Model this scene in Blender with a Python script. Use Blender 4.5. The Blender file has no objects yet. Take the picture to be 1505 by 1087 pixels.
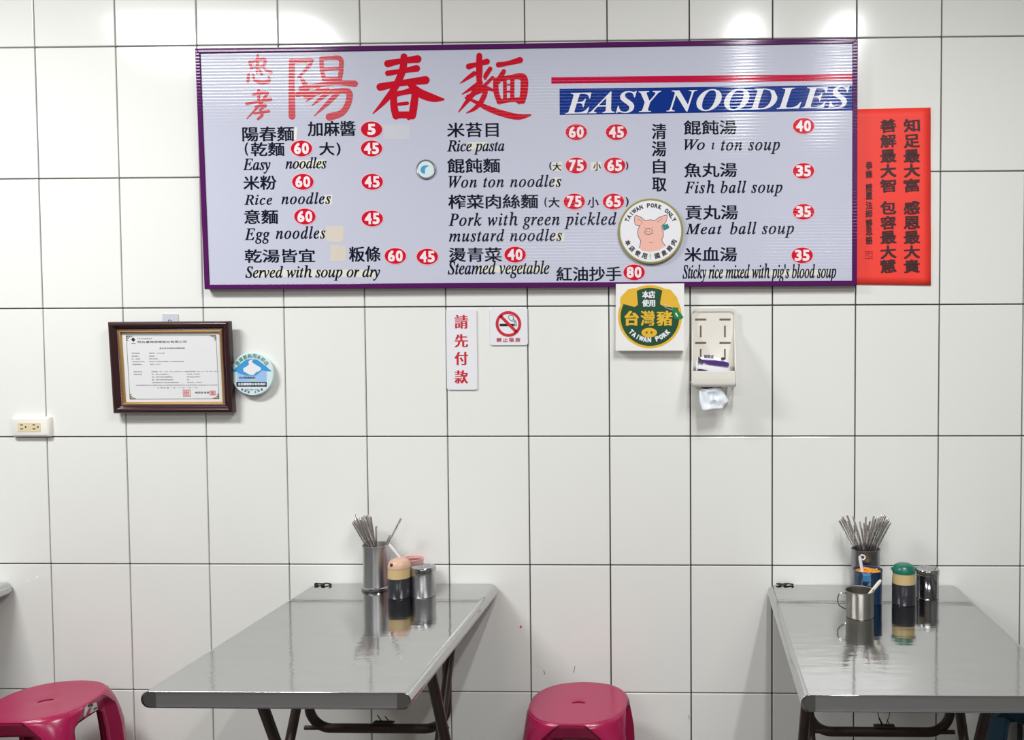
import bpy, bmesh, math, random
import numpy as np
from mathutils import Vector, Matrix

# ------------------------------------------------------------------ camera
C = bpy.context.scene.collection
FPX, CX, CY = 1200.0, 992.89, 548.19          # focal length and principal point of the 1505x1087 frame
CAM = Vector((2.00808, -2.48411, 2.40 - 0.91146))
RX, RY, RZ = 0.03590, 0.02186, -0.00342
def _rot():
    cx, sx, cy, sy, cz, sz = math.cos(RX), math.sin(RX), math.cos(RY), math.sin(RY), math.cos(RZ), math.sin(RZ)
    return Matrix(((cz, -sz, 0), (sz, cz, 0), (0, 0, 1))) @ Matrix(((1, 0, 0), (0, cx, -sx), (0, sx, cx))) @ Matrix(((cy, 0, sy), (0, 1, 0), (-sy, 0, cy)))
R_ = _rot()
def _w(r): return Vector((r[0], r[2], -r[1]))
AXR, AXD, AXF = _w(R_[0]), _w(R_[1]), _w(R_[2])
cam_d = bpy.data.cameras.new('camera')
cam_d.sensor_width = 36.0
cam_d.lens = FPX * 36.0 / 1505
cam_d.shift_x = (752.5 - CX) / 1505
cam_d.shift_y = (CY - 543.5) / 1505
cam_d.clip_start = 0.02
cam = bpy.data.objects.new('camera', cam_d)
C.objects.link(cam)
m = Matrix((( AXR.x, -AXD.x, -AXF.x), (AXR.y, -AXD.y, -AXF.y), (AXR.z, -AXD.z, -AXF.z))).to_4x4()
m.translation = CAM
cam.matrix_world = m
bpy.context.scene.camera = cam

# ------------------------------------------------------------------ world, lights, exposure
sc = bpy.context.scene
sc.view_settings.view_transform = 'Standard'
sc.view_settings.look = 'None'
sc.view_settings.exposure = 0.36
sc.view_settings.gamma = 1.0
sc.view_settings.use_curve_mapping = False
world = bpy.data.worlds.new('world')
sc.world = world
world.use_nodes = True
world.node_tree.nodes['Background'].inputs[0].default_value = (0.9, 0.95, 1.0, 1)
world.node_tree.nodes['Background'].inputs[1].default_value = 0.3
CEIL = 3.0
def area(name, loc, sx, sy, power, col=(0.985, 0.988, 1.0)):
    d = bpy.data.lights.new(name, 'AREA')
    d.shape = 'RECTANGLE'; d.size = sx; d.size_y = sy
    d.energy = power; d.color = col
    o = bpy.data.objects.new(name, d)
    o.location = loc
    C.objects.link(o)
    return o
area('ceiling_lamp', (-0.17, -1.38, CEIL - 0.06), 0.92, 0.32, 49)
area('ceiling_lamp', (2.26, -1.70, CEIL - 0.06), 0.08, 0.85, 20.5)
area('ceiling_lamp', (2.72, -1.70, CEIL - 0.06), 0.08, 0.85, 20.5)
area('ceiling_lamp', (0.9, -4.4, CEIL - 0.06), 1.2, 0.30, 36)
area('ceiling_lamp', (3.2, -4.4, CEIL - 0.06), 1.2, 0.30, 36)

# ------------------------------------------------------------------ helpers
def ray(u, v):
    return AXR * ((u - CX) / FPX) + AXD * ((v - CY) / FPX) + AXF
def P(u, v, y=0.0):
    """world point that lies on the vertical plane y, seen at pixel u, v of the photograph"""
    d = ray(u, v); t = (y - CAM.y) / d.y
    return CAM + d * t
def PZ(u, v, z):
    d = ray(u, v); t = (z - CAM.z) / d.z
    return CAM + d * t

def lin(c):
    c = c / 255.0
    return c / 12.92 if c <= 0.04045 else ((c + 0.055) / 1.055) ** 2.4
def rgb(r, g, b): return (lin(r), lin(g), lin(b), 1.0)

MATS = {}
def mat(name, col, rough=0.5, metal=0.0, spec=0.5, coat=0.0, coat_rough=0.05, var=0.04, nscale=6.0,
        bump=None, bump_strength=0.1, trans=0.0, aniso=0.0, ridges=False, stretch=(1, 1, 1), sss=0.0, rvar=0.0):
    if name in MATS: return MATS[name]
    mt = bpy.data.materials.new(name); mt.use_nodes = True
    nt = mt.node_tree; b = nt.nodes['Principled BSDF']
    b.inputs['Roughness'].default_value = rough
    b.inputs['Metallic'].default_value = metal
    b.inputs['Specular IOR Level'].default_value = spec
    b.inputs['Coat Weight'].default_value = coat
    b.inputs['Coat Roughness'].default_value = coat_rough
    b.inputs['Transmission Weight'].default_value = trans
    b.inputs['Anisotropic'].default_value = aniso
    if sss: b.inputs['Subsurface Weight'].default_value = sss; b.inputs['Subsurface Scale'].default_value = 0.01
    geo = nt.nodes.new('ShaderNodeNewGeometry')
    mp = nt.nodes.new('ShaderNodeMapping'); mp.inputs['Scale'].default_value = stretch
    nt.links.new(geo.outputs['Position'], mp.inputs['Vector'])
    nz = nt.nodes.new('ShaderNodeTexNoise'); nz.inputs['Scale'].default_value = nscale; nz.inputs['Detail'].default_value = 4
    nt.links.new(mp.outputs[0], nz.inputs['Vector'])
    mx = nt.nodes.new('ShaderNodeMix'); mx.data_type = 'RGBA'
    nt.links.new(nz.outputs['Fac'], mx.inputs['Factor'])
    c = Vector(col[:3])
    mx.inputs['A'].default_value = (*(c * (1 - var)), 1)
    mx.inputs['B'].default_value = (*[min(1, k * (1 + var)) for k in c], 1)
    nt.links.new(mx.outputs['Result'], b.inputs['Base Color'])
    if rvar:
        mr = nt.nodes.new('ShaderNodeMapRange')
        mr.inputs['To Min'].default_value = max(0.02, rough - rvar); mr.inputs['To Max'].default_value = rough + rvar
        nt.links.new(nz.outputs['Fac'], mr.inputs['Value'])
        nt.links.new(mr.outputs[0], b.inputs['Roughness'])
    if ridges:
        sx = nt.nodes.new('ShaderNodeSeparateXYZ'); nt.links.new(geo.outputs['Position'], sx.inputs[0])
        mu = nt.nodes.new('ShaderNodeMath'); mu.operation = 'MULTIPLY'; mu.inputs[1].default_value = 2 * math.pi / 0.0094
        nt.links.new(sx.outputs['Z'], mu.inputs[0])
        si = nt.nodes.new('ShaderNodeMath'); si.operation = 'SINE'; nt.links.new(mu.outputs[0], si.inputs[0])
        bp = nt.nodes.new('ShaderNodeBump'); bp.inputs['Strength'].default_value = ridges
        bp.inputs['Distance'].default_value = 0.0004
        nt.links.new(si.outputs[0], bp.inputs['Height'])
        nt.links.new(bp.outputs[0], b.inputs['Coat Normal'])
        b.inputs['Coat Weight'].default_value = 0.38; b.inputs['Coat Roughness'].default_value = 0.12; b.inputs['Coat IOR'].default_value = 1.45
        b.inputs['Specular IOR Level'].default_value = 0.0
    elif bump:
        n2 = nt.nodes.new('ShaderNodeTexNoise'); n2.inputs['Scale'].default_value = bump; n2.inputs['Detail'].default_value = 3
        nt.links.new(mp.outputs[0], n2.inputs['Vector'])
        bp = nt.nodes.new('ShaderNodeBump'); bp.inputs['Strength'].default_value = bump_strength
        bp.inputs['Distance'].default_value = 0.002
        nt.links.new(n2.outputs['Fac'], bp.inputs['Height'])
        nt.links.new(bp.outputs[0], b.inputs['Normal']); nt.links.new(bp.outputs[0], b.inputs['Coat Normal'])
    MATS[name] = mt
    return mt

ORG = {}
def thing(name, label, cat, loc=(0, 0, 0), group=None):
    o = bpy.data.objects.new(name, None); C.objects.link(o)
    o.location = loc; o.empty_display_size = 0.05
    ORG[o] = Vector(loc)
    o['label'] = label; o['category'] = cat
    if group: o['group'] = group
    return o
def tag(o, label, cat, group=None):
    o['label'] = label; o['category'] = cat
    if group: o['group'] = group
    return o

class MB:
    """collects shapes in world coordinates; build() links them as one mesh object"""
    def __init__(s): s.v = []; s.f = []; s.sm = []
    def add(s, vs, fs, smooth=False):
        o = len(s.v); s.v += [Vector(a) for a in vs]
        s.f += [[i + o for i in f] for f in fs]; s.sm += [smooth] * len(fs)
        return s
    def box(s, x0, x1, y0, y1, z0, z1):
        vs = [(x, y, z) for x in (x0, x1) for y in (y0, y1) for z in (z0, z1)]
        return s.add(vs, [(0, 1, 3, 2), (4, 6, 7, 5), (0, 4, 5, 1), (2, 3, 7, 6), (0, 2, 6, 4), (1, 5, 7, 3)])
    def loops(s, loops, cap0=True, cap1=True, smooth=True):
        n = len(loops[0]); vs = [p for l in loops for p in l]; fs = []
        for k in range(len(loops) - 1):
            for i in range(n):
                j = (i + 1) % n
                fs.append((k * n + i, k * n + j, (k + 1) * n + j, (k + 1) * n + i))
        if cap0: fs.append(tuple(range(n))[::-1])
        if cap1: fs.append(tuple(range((len(loops) - 1) * n, len(loops) * n)))
        return s.add(vs, fs, smooth)
    def lathe(s, prof, c, n=40, axis=None, cap0=True, cap1=True):
        c = Vector(c); M = Matrix.Identity(3)
        if axis is not None: M = Vector((0, 0, 1)).rotation_difference(Vector(axis)).to_matrix()
        L = []
        for r, z in prof:
            L.append([c + M @ Vector((max(r, 1e-5) * math.cos(2 * math.pi * i / n), max(r, 1e-5) * math.sin(2 * math.pi * i / n), z)) for i in range(n)])
        return s.loops(L, cap0, cap1)
    def tube(s, pts, r, n=12, r1=None):
        pts = [Vector(p) for p in pts]; L = []
        t = (pts[1] - pts[0]).normalized()
        a = t.orthogonal().normalized()
        for k, p in enumerate(pts):
            if k == 0: tk = (pts[1] - pts[0]).normalized()
            elif k == len(pts) - 1: tk = (pts[-1] - pts[-2]).normalized()
            else: tk = ((pts[k + 1] - p).normalized() + (p - pts[k - 1]).normalized()).normalized()
            a = (a - tk * a.dot(tk)).normalized(); b = tk.cross(a)
            rr = r if r1 is None else r + (r1 - r) * k / (len(pts) - 1)
            L.append([p + (a * math.cos(2 * math.pi * i / n) + b * math.sin(2 * math.pi * i / n)) * rr for i in range(n)])
        return s.loops(L)
    def plate(s, poly, y0, y1):
        """polygon of (x, z) points extruded from y0 (front) to y1 (back)"""
        n = len(poly)
        return s.loops([[Vector((x, y0, z)) for x, z in poly], [Vector((x, y1, z)) for x, z in poly]], smooth=False)
    def build(s, name, material, parent=None, bevel=0.0, seg=2, loc=None, angle=38, solid=0.0):
        org = Vector(loc) if loc is not None else (ORG[parent] if parent is not None else Vector((0, 0, 0)))
        me = bpy.data.meshes.new(name)
        me.from_pydata([tuple(p - org) for p in s.v], [], s.f)
        bm = bmesh.new(); bm.from_mesh(me)
        bmesh.ops.recalc_face_normals(bm, faces=bm.faces)
        for i, f in enumerate(bm.faces): f.smooth = s.sm[i] if i < len(s.sm) else False
        for e in bm.edges:
            if len(e.link_faces) == 2 and e.calc_face_angle(0) > math.radians(angle): e.smooth = False
        bm.to_mesh(me); bm.free()
        me.materials.append(material)
        o = bpy.data.objects.new(name, me); C.objects.link(o)
        if parent is not None:
            o.parent = parent; ORG[o] = org
        else:
            o.location = org; ORG[o] = org
        if solid:
            sd = o.modifiers.new('solid', 'SOLIDIFY'); sd.thickness = solid; sd.offset = -1
        if bevel:
            b = o.modifiers.new('bevel', 'BEVEL'); b.width = bevel; b.segments = seg; b.limit_method = 'ANGLE'; b.angle_limit = math.radians(40)
        return o

def circ(cx, cz, rx, rz=None, n=40, a0=0.0):
    rz = rx if rz is None else rz
    return [(cx + rx * math.cos(a0 + 2 * math.pi * i / n), cz + rz * math.sin(a0 + 2 * math.pi * i / n)) for i in range(n)]
def rrect(x0, x1, z0, z1, r, n=5):
    out = []
    for cx, cz, a in ((x1 - r, z1 - r, 0), (x0 + r, z1 - r, 90), (x0 + r, z0 + r, 180), (x1 - r, z0 + r, 270)):
        for k in range(n + 1):
            t = math.radians(a + 90 * k / n); out.append((cx + r * math.cos(t), cz + r * math.sin(t)))
    return out
def xz(pts, y):      # pixel polygon -> (x, z) on plane y
    return [(P(u, v, y).x, P(u, v, y).z) for u, v in pts]
def pxscale(u, v, y): return 1.0 / (P(u + 1, v, y) - P(u, v, y)).length

# lettering: the text is set with Blender's own font, turned into a flat mesh and fitted to a rectangle
def text_raw(s, res=2, space=1.0):
    cu = bpy.data.curves.new('lettering', 'FONT'); cu.body = s; cu.size = 1; cu.resolution_u = res; cu.space_character = space
    o = bpy.data.objects.new('lettering', cu); C.objects.link(o)
    bpy.context.view_layer.update()
    dg = bpy.context.evaluated_depsgraph_get()
    me = bpy.data.meshes.new_from_object(o.evaluated_get(dg))
    vs = [v.co.copy() for v in me.vertices]; fs = [tuple(p.vertices) for p in me.polygons]
    bpy.data.objects.remove(o); bpy.data.curves.remove(cu); bpy.data.meshes.remove(me)
    return vs, fs
def ital(s, bold=False):
    up, lo = (0x1D468, 0x1D482) if bold else (0x1D434, 0x1D44E)
    r = ''
    for ch in s:
        if 'A' <= ch <= 'Z': r += chr(up + ord(ch) - 65)
        elif 'a' <= ch <= 'z': r += '\u210e' if (ch == 'h' and not bold) else chr(lo + ord(ch) - 97)
        else: r += ch
    return r
def put_text(mb, s, u0, v0, u1, v1, y, bold=0.0, boldv=None, res=2, rot=0.0, space=1.0):
    """fit the ink of s to the rectangle u0..u1, v0..v1 of the plane y; bold = extra stroke width in pixels"""
    vs, fs = text_raw(s, res, space)
    if not vs: return
    xa = min(v.x for v in vs); xb = max(v.x for v in vs); ya = min(v.y for v in vs); yb = max(v.y for v in vs)
    uc, vc = (u0 + u1) / 2, (v0 + v1) / 2
    ctr = P(uc, vc, y); k = pxscale(uc, vc, y)
    bv = bold if boldv is None else boldv
    W = (u1 - u0 - bold) / k; H = (v1 - v0 - bv) / k
    offs = [(0, 0)]
    if bold: offs = [(-.5, 0), (.5, 0), (0, 0)]
    if bold and bv: offs = [(-.5, -.5), (.5, .5), (-.5, .5), (.5, -.5), (0, 0)]
    cr, sr = math.cos(rot), math.sin(rot)
    tmp = MB(); target = mb
    if bold: mb = tmp
    for ox, oz in offs:
        out = []
        for v in vs:
            x = ((v.x - xa) / max(1e-6, xb - xa) - .5) * W + ox * bold / k
            z = ((v.y - ya) / max(1e-6, yb - ya) - .5) * H + oz * bv / k
            out.append((ctr.x + x * cr - z * sr, y, ctr.z + x * sr + z * cr))
        mb.add(out, fs)
    if bold:
        union(tmp); target.add(tmp.v, tmp.f)
def arc_text(mb, s, cu_, cv_, rad, a0, a1, size, y, bold=0.6, bottom=False, squash=0.75):
    n = len(s)
    for i, ch in enumerate(s):
        if ch == ' ': continue
        a = math.radians(a0 + (a1 - a0) * i / (n - 1))
        u = cu_ + rad * math.cos(a); v = cv_ - rad * math.sin(a)
        w = size * (squash if ord(ch) < 256 else 0.95)
        if ch == 'I': w = size * .22
        if ch in 'WM': w = size * 1.0
        put_text(mb, ch, u - w / 2, v - size / 2, u + w / 2, v + size / 2, y, bold, rot=(a + math.pi / 2) if bottom else (a - math.pi / 2))
def brush(mb, strokes, f, y, n=14, fat=1.0):
    """brush strokes: each is a list of (u, v, width) in the coordinates f turns into pixels"""
    for st in strokes:
        pts = []
        m_ = len(st)
        for k in range(m_ - 1):
            p0, p1, p2, p3 = st[max(0, k - 1)], st[k], st[k + 1], st[min(m_ - 1, k + 2)]
            for t in [i / 6 for i in range(6)]:
                pts.append([0.5 * (2 * b + (c - a) * t + (2 * a - 5 * b + 4 * c - d) * t * t + (3 * b - a - 3 * c + d) * t ** 3) for a, b, c, d in zip(p0, p1, p2, p3)])
        pts.append(list(st[-1]))
        wp = []
        for u, v, w in pts:
            uu, vv, k = f(u, v); p = P(uu, vv, y)
            wp.append((p.x, p.z, max(0.0004, w * fat * k * 0.5 / pxscale(uu, vv, y))))
        for i, (x, z, r) in enumerate(wp):
            c = circ(x, z, r, n=n)
            mb.add([(a, y, b) for a, b in c], [tuple(range(n))])
            if i:
                x0, z0, r0 = wp[i - 1]; d = Vector((x - x0, z - z0))
                if d.length < 1e-6: continue
                q = Vector((-d.y, d.x)).normalized()
                mb.add([(x0 + q.x * r0, y, z0 + q.y * r0), (x0 - q.x * r0, y, z0 - q.y * r0), (x - q.x * r, y, z - q.y * r), (x + q.x * r, y, z + q.y * r)], [(0, 1, 2, 3)])
def union(mb, eps=1e-3):
    """merge the overlapping coplanar faces of a flat (y = const) builder into one clean sheet"""
    from mathutils.geometry import delaunay_2d_cdt
    if not mb.v: return mb
    y = mb.v[0].y; K = 1000.0
    ox, oz = mb.v[0].x, mb.v[0].z
    P2 = [Vector(((p.x - ox) * K, (p.z - oz) * K)) for p in mb.v]
    F2 = []
    for f in mb.f:
        ar = sum(P2[f[i]].x * P2[f[(i + 1) % len(f)]].y - P2[f[(i + 1) % len(f)]].x * P2[f[i]].y for i in range(len(f)))
        if abs(ar) > 1e-5: F2.append(list(f) if ar > 0 else list(f)[::-1])
    r = delaunay_2d_cdt(P2, [], F2, 0, eps)
    mb.v = [Vector((p.x / K + ox, y, p.y / K + oz)) for p in r[0]]; 
    T = [f for f in r[2] if len(f) == 3]
    V = np.array([(p.x, p.y) for p in r[0]]); ti = np.array(T)
    G = V[ti].mean(axis=1)
    A2 = np.abs((V[ti[:, 1], 0] - V[ti[:, 0], 0]) * (V[ti[:, 2], 1] - V[ti[:, 0], 1]) - (V[ti[:, 2], 0] - V[ti[:, 0], 0]) * (V[ti[:, 1], 1] - V[ti[:, 0], 1]))
    keep = np.zeros(len(T), bool)
    Q = np.array([(p.x, p.y) for p in P2])
    for f in F2:
        q = Q[f]; lo = q.min(axis=0); hi = q.max(axis=0)
        c = np.nonzero((~keep) & (G[:, 0] >= lo[0]) & (G[:, 0] <= hi[0]) & (G[:, 1] >= lo[1]) & (G[:, 1] <= hi[1]))[0]
        if not len(c): continue
        ins = np.ones(len(c), bool); g = G[c]
        for i in range(len(q)):
            a, b = q[i], q[(i + 1) % len(q)]
            ins &= ((b[0] - a[0]) * (g[:, 1] - a[1]) - (b[1] - a[1]) * (g[:, 0] - a[0])) >= -1e-7
        keep[c[ins]] = True
    mb.f = [list(T[i]) for i in np.nonzero(keep & (A2 > 1e-6))[0]]; mb.sm = [False] * len(mb.f)
    return mb
def flat(mb, poly, y):
    mb.add([(x, y, z) for x, z in poly], [tuple(range(len(poly)))])

# ------------------------------------------------------------------ materials
M_tile = mat('glazed_tile', rgb(237, 238, 233), rough=0.14, spec=0.5, coat=0.0, var=0.012, nscale=3.0, bump=2.2, bump_strength=0.06, stretch=(3.0, 1, 0.6))
M_grout = mat('grey_grout', rgb(84, 82, 80), rough=0.9, var=0.25, nscale=25)
M_wallpaint = mat('side_wall_paint', rgb(150, 148, 144), rough=0.6)
M_ceiling = mat('ceiling_paint', rgb(222, 220, 214), rough=0.8)
M_floor = mat('floor_tile', rgb(96, 92, 88), rough=0.4, var=0.1)
M_back = mat('dim_shop_side', rgb(120, 112, 104), rough=0.7)
M_panel = mat('board_panel', rgb(198, 201, 217), rough=0.30, spec=0.5, var=0.01, ridges=0.30)
M_purple = mat('purple_frame_tape', rgb(86, 30, 92), rough=0.28, ridges=0.2, var=0.06)
M_bred = mat('board_red_print', rgb(200, 22, 44), rough=0.30, ridges=0.30, var=0.03)
M_bred2 = mat('board_pale_red_print', rgb(204, 84, 92), rough=0.30, ridges=0.30, var=0.03)  # paler red for the first three title characters
M_stripe = mat('board_crimson_stripe', rgb(196, 20, 66), rough=0.30, ridges=0.30, var=0.02)
M_navy = mat('board_navy_print', rgb(18, 52, 136), rough=0.28, ridges=0.30, var=0.02)
M_bwhite = mat('board_white_print', rgb(232, 232, 236), rough=0.30, ridges=0.30, var=0.02)
M_ink = mat('board_black_print', rgb(22, 28, 44), rough=0.35, ridges=0.3, var=0.03)
M_badge = mat('badge_red', rgb(206, 28, 52), rough=0.4, ridges=0.2, var=0.03)
M_badge_rim = mat('badge_pale_rim', rgb(236, 186, 198), rough=0.4, var=0.02)
M_badge_num = mat('badge_numeral', rgb(246, 228, 232), rough=0.4, var=0.01)
M_tape = mat('aged_tape', rgb(214, 204, 190), rough=0.5, var=0.06, nscale=30)
M_cream_tape = mat('cream_tape', rgb(226, 224, 208), rough=0.4, var=0.03)
M_clear_tape = mat('clear_tape', rgb(206, 208, 216), rough=0.2, var=0.04, nscale=40)
M_steel = mat('brushed_steel', rgb(196, 197, 197), rough=0.085, metal=1.0, var=0.06, nscale=9, stretch=(1, 4, 1), bump=11.0, bump_strength=0.22, rvar=0.035)
M_steel_end = mat('steel_table_end', rgb(178, 178, 180), rough=0.5, metal=1.0, var=0.06, nscale=8, stretch=(1, 1, 20))
M_steel_cap_shaded = mat('shaded_steel_curl', rgb(138, 138, 138), rough=0.45, metal=1.0, var=0.1, nscale=20)  # darker than the tabletop: shade of the curled ends painted in
M_tin = mat('steel_tin', rgb(194, 194, 196), rough=0.33, metal=1.0, var=0.04, nscale=10, stretch=(1, 1, 10), rvar=0.05)
M_tin_bright = mat('polished_tin', rgb(180, 180, 184), rough=0.14, metal=1.0, var=0.03)
M_mug = mat('worn_steel_mug', rgb(160, 157, 150), rough=0.42, metal=1.0, var=0.10, nscale=18, rvar=0.08)
M_chop = mat('chopstick_steel', rgb(216, 213, 210), rough=0.26, metal=1.0, var=0.06, nscale=20)
M_legs = mat('brown_enamel_tube', rgb(52, 40, 36), rough=0.35, var=0.35, nscale=14, spec=0.5)
M_rust = mat('rusted_brace', rgb(66, 50, 40), rough=0.6, var=0.5, nscale=22)
M_black = mat('black_wire', rgb(22, 22, 24), rough=0.5)
M_pink = mat('magenta_plastic', rgb(158, 24, 74), rough=0.22, spec=0.6, var=0.05, nscale=4, bump=30, bump_strength=0.03)
M_teal = mat('teal_plastic', rgb(6, 50, 68), rough=0.25, spec=0.6, var=0.05)
M_frame = mat('mahogany_lacquer', rgb(54, 26, 30), rough=0.26, var=0.25, nscale=12, coat=0.3)
M_gold = mat('gold_slip', rgb(186, 150, 92), rough=0.38, metal=0.55, var=0.08)
M_bead = mat('bead_gilt', rgb(190, 150, 140), rough=0.4, metal=0.3, var=0.1)
M_paper = mat('certificate_paper', rgb(232, 233, 234), rough=0.35, var=0.01)
M_greyink = mat('grey_ink', rgb(92, 92, 100), rough=0.5)
M_darkink = mat('dark_ink', rgb(50, 46, 56), rough=0.5)
M_redstamp = mat('red_stamp', rgb(222, 120, 128), rough=0.6)
M_green_line = mat('green_rule', rgb(120, 150, 130), rough=0.5)
M_olive = mat('olive_ornament', rgb(110, 100, 66), rough=0.5)
M_redpaper = mat('red_paper', rgb(250, 62, 48), rough=0.6, var=0.02, nscale=9, bump=7, bump_strength=0.5)
M_brushink = mat('brush_ink', rgb(56, 22, 26), rough=0.6, var=0.25, nscale=60)
M_sign = mat('white_acrylic', rgb(236, 236, 240), rough=0.2, var=0.01)
M_signred = mat('sign_red', rgb(204, 44, 60), rough=0.35, var=0.02)
M_signblack = mat('sign_black', rgb(28, 28, 30), rough=0.4)
M_smoke = mat('smoke_teal', rgb(60, 96, 104), rough=0.4)
M_card = mat('white_card', rgb(240, 240, 236), rough=0.3, var=0.01)
M_yellow = mat('sticker_yellow', rgb(230, 184, 50), rough=0.35, var=0.02)
M_green = mat('sticker_green', rgb(24, 76, 50), rough=0.35, var=0.03)
M_tag = mat('tag_green', rgb(20, 128, 70), rough=0.35, var=0.03)
M_olive_rim = mat('olive_gold_rim', rgb(150, 146, 72), rough=0.35, var=0.05)
M_pigpink = mat('pig_pink', rgb(238, 184, 168), rough=0.4, var=0.01)
M_pigline = mat('pig_outline', rgb(96, 84, 84), rough=0.4)
M_cream = mat('cream_plastic', rgb(232, 229, 219), rough=0.3, var=0.03, nscale=10)
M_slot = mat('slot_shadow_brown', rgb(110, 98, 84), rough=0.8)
M_ivory = mat('ivory_socket', rgb(226, 212, 174), rough=0.35, var=0.02)
M_hole = mat('dark_hole', rgb(34, 26, 20), rough=0.8)
M_outlet = mat('outlet_white', rgb(240, 238, 230), rough=0.3, var=0.01)
M_tissue = mat('tissue', rgb(244, 246, 250), rough=0.9, var=0.02, sss=0.2)
M_film = mat('pack_film', rgb(240, 240, 246), rough=0.15, var=0.02, bump=40, bump_strength=0.4)
M_violet = mat('pack_violet', rgb(84, 54, 130), rough=0.2, var=0.08)
M_packgrey = mat('pack_grey', rgb(74, 68, 88), rough=0.3)
M_amber = mat('amber_plastic', rgb(196, 172, 124), rough=0.35, var=0.05, sss=0.2)
M_soy = mat('soy_dark', rgb(50, 50, 56), rough=0.28, var=0.06)
M_pinklid = mat('pink_lid', rgb(206, 168, 142), rough=0.4, var=0.12, nscale=30)
M_greenlid = mat('green_lid', rgb(16, 104, 84), rough=0.3, var=0.05)
M_redhole = mat('red_spout', rgb(90, 20, 24), rough=0.4)
M_pinkcup = mat('pink_cup_plastic', rgb(228, 182, 178), rough=0.3, var=0.03)
M_sauce = mat('chili_sauce', rgb(122, 52, 48), rough=0.3, var=0.3, nscale=60)
M_bluecup = mat('blue_cup_plastic', rgb(22, 58, 92), rough=0.3, var=0.04)
M_pickle = mat('pickle_orange', rgb(240, 160, 52), rough=0.35, var=0.25, nscale=50)
M_white_pl = mat('white_plastic', rgb(232, 232, 236), rough=0.3, var=0.02)
M_cream_pl = mat('cream_spoon', rgb(226, 220, 200), rough=0.3, var=0.02)
M_magblue = mat('magnet_blue', rgb(66, 156, 214), rough=0.3, var=0.05)
M_maglight = mat('magnet_light_blue', rgb(160, 196, 236), rough=0.3, var=0.04)
M_magbase = mat('magnet_pale', rgb(214, 234, 236), rough=0.3, var=0.02)
M_magnavy = mat('magnet_navy', rgb(12, 34, 60), rough=0.3, var=0.05)
M_magteal = mat('magnet_teal', rgb(96, 150, 136), rough=0.4)
M_maggreen = mat('magnet_green', rgb(180, 220, 160), rough=0.4)
M_hook = mat('hook_film', rgb(206, 208, 216), rough=0.25, var=0.03)
M_stain = mat('orange_stain', rgb(206, 104, 36), rough=0.6, var=0.3, nscale=200)

# ------------------------------------------------------------------ the room
X0, X1, Y1 = -2.0, 5.0, -6.0
MB().box(X0, X1, 0.010, 0.12, 0, CEIL).build('wall_back', M_grout)['kind'] = 'structure'
wall = bpy.data.objects['wall_back']
for nm, mb_, mm in (('wall_left', MB().box(X0 - .1, X0, Y1, 0.12, 0, CEIL), M_wallpaint), ('wall_right', MB().box(X1, X1 + .1, Y1, 0.12, 0, CEIL), M_wallpaint),
                    ('wall_front', MB().box(X0 - .1, X1 + .1, Y1 - .1, Y1, 0, CEIL), M_back),
                    ('floor', MB().box(X0 - .1, X1 + .1, Y1 - .1, .12, -.1, 0), M_floor),
                    ('ceiling', MB().box(X0 - .1, X1 + .1, Y1 - .1, .12, CEIL, CEIL + .1), M_ceiling)):
    mb_.build(nm, mm)['kind'] = 'structure'
COLOFF = {0: -.001, 1: -.0003, 2: .0008, 3: .0013, 4: .0016, 5: .0018, 6: .0022, 7: .001, 8: -.0015, 9: -.002, 10: -.0012, 11: .0008, 12: .0015}
PITCH_Z = 0.39779
cx_ = [c * .25 + COLOFF.get(c, 0) for c in range(-8, 21)]
rz_ = [CEIL] + [2.40 - r * PITCH_Z for r in (-1, 0, 1, 2, 3, 4, 5, 6)] + [0.0]
GAP = 0.0020
rnd = random.Random(4)
tmesh = {}
for ci in range(len(cx_) - 1):
    for ri in range(len(rz_) - 1):
        w = cx_[ci + 1] - cx_[ci]; h = rz_[ri] - rz_[ri + 1]
        if h < .02: continue
        key = (round(w, 4), round(h, 4))
        if key not in tmesh:
            mb = MB(); a, b = w / 2 - GAP, h / 2 - GAP
            e = .0016
            L = [[Vector((x, y, z)) for x, z in rrect(-a + s_, a - s_, -b + s_, b - s_, .0012, 1)] for y, s_ in ((0.0100, 0), (e, 0), (e * .3, e * .35), (0, e))]
            mb.loops(L, smooth=False)
            o = mb.build('tile', M_tile, loc=(0, 0, 0)); tmesh[key] = o.data
            bpy.data.objects.remove(o)
        o = bpy.data.objects.new('tile', tmesh[key]); C.objects.link(o); o.parent = wall
        o.location = ((cx_[ci] + cx_[ci + 1]) / 2, rnd.uniform(-.0003, .0003) + .0003, (rz_[ri] + rz_[ri + 1]) / 2)
        o.rotation_euler = (rnd.uniform(-.0012, .0012), 0, rnd.uniform(-.0016, .0016))
st = MB(); p = P(765.5, 920.5); flat(st, circ(p.x, p.z, .0035, .004, 12), -.0009); st.build('stain', M_stain, wall)
st = MB()
for (a, b, c, d) in ((799, 984, 801, 990), (845, 978, 843, 988), (1012, 1050, 1013, 1056)):
    p, q = P(a, b), P(c, d); st.tube([(p.x, -.001, p.z), (q.x, -.001, q.z)], .0006, 5)
st.build('scuff', M_greyink, wall)

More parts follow.
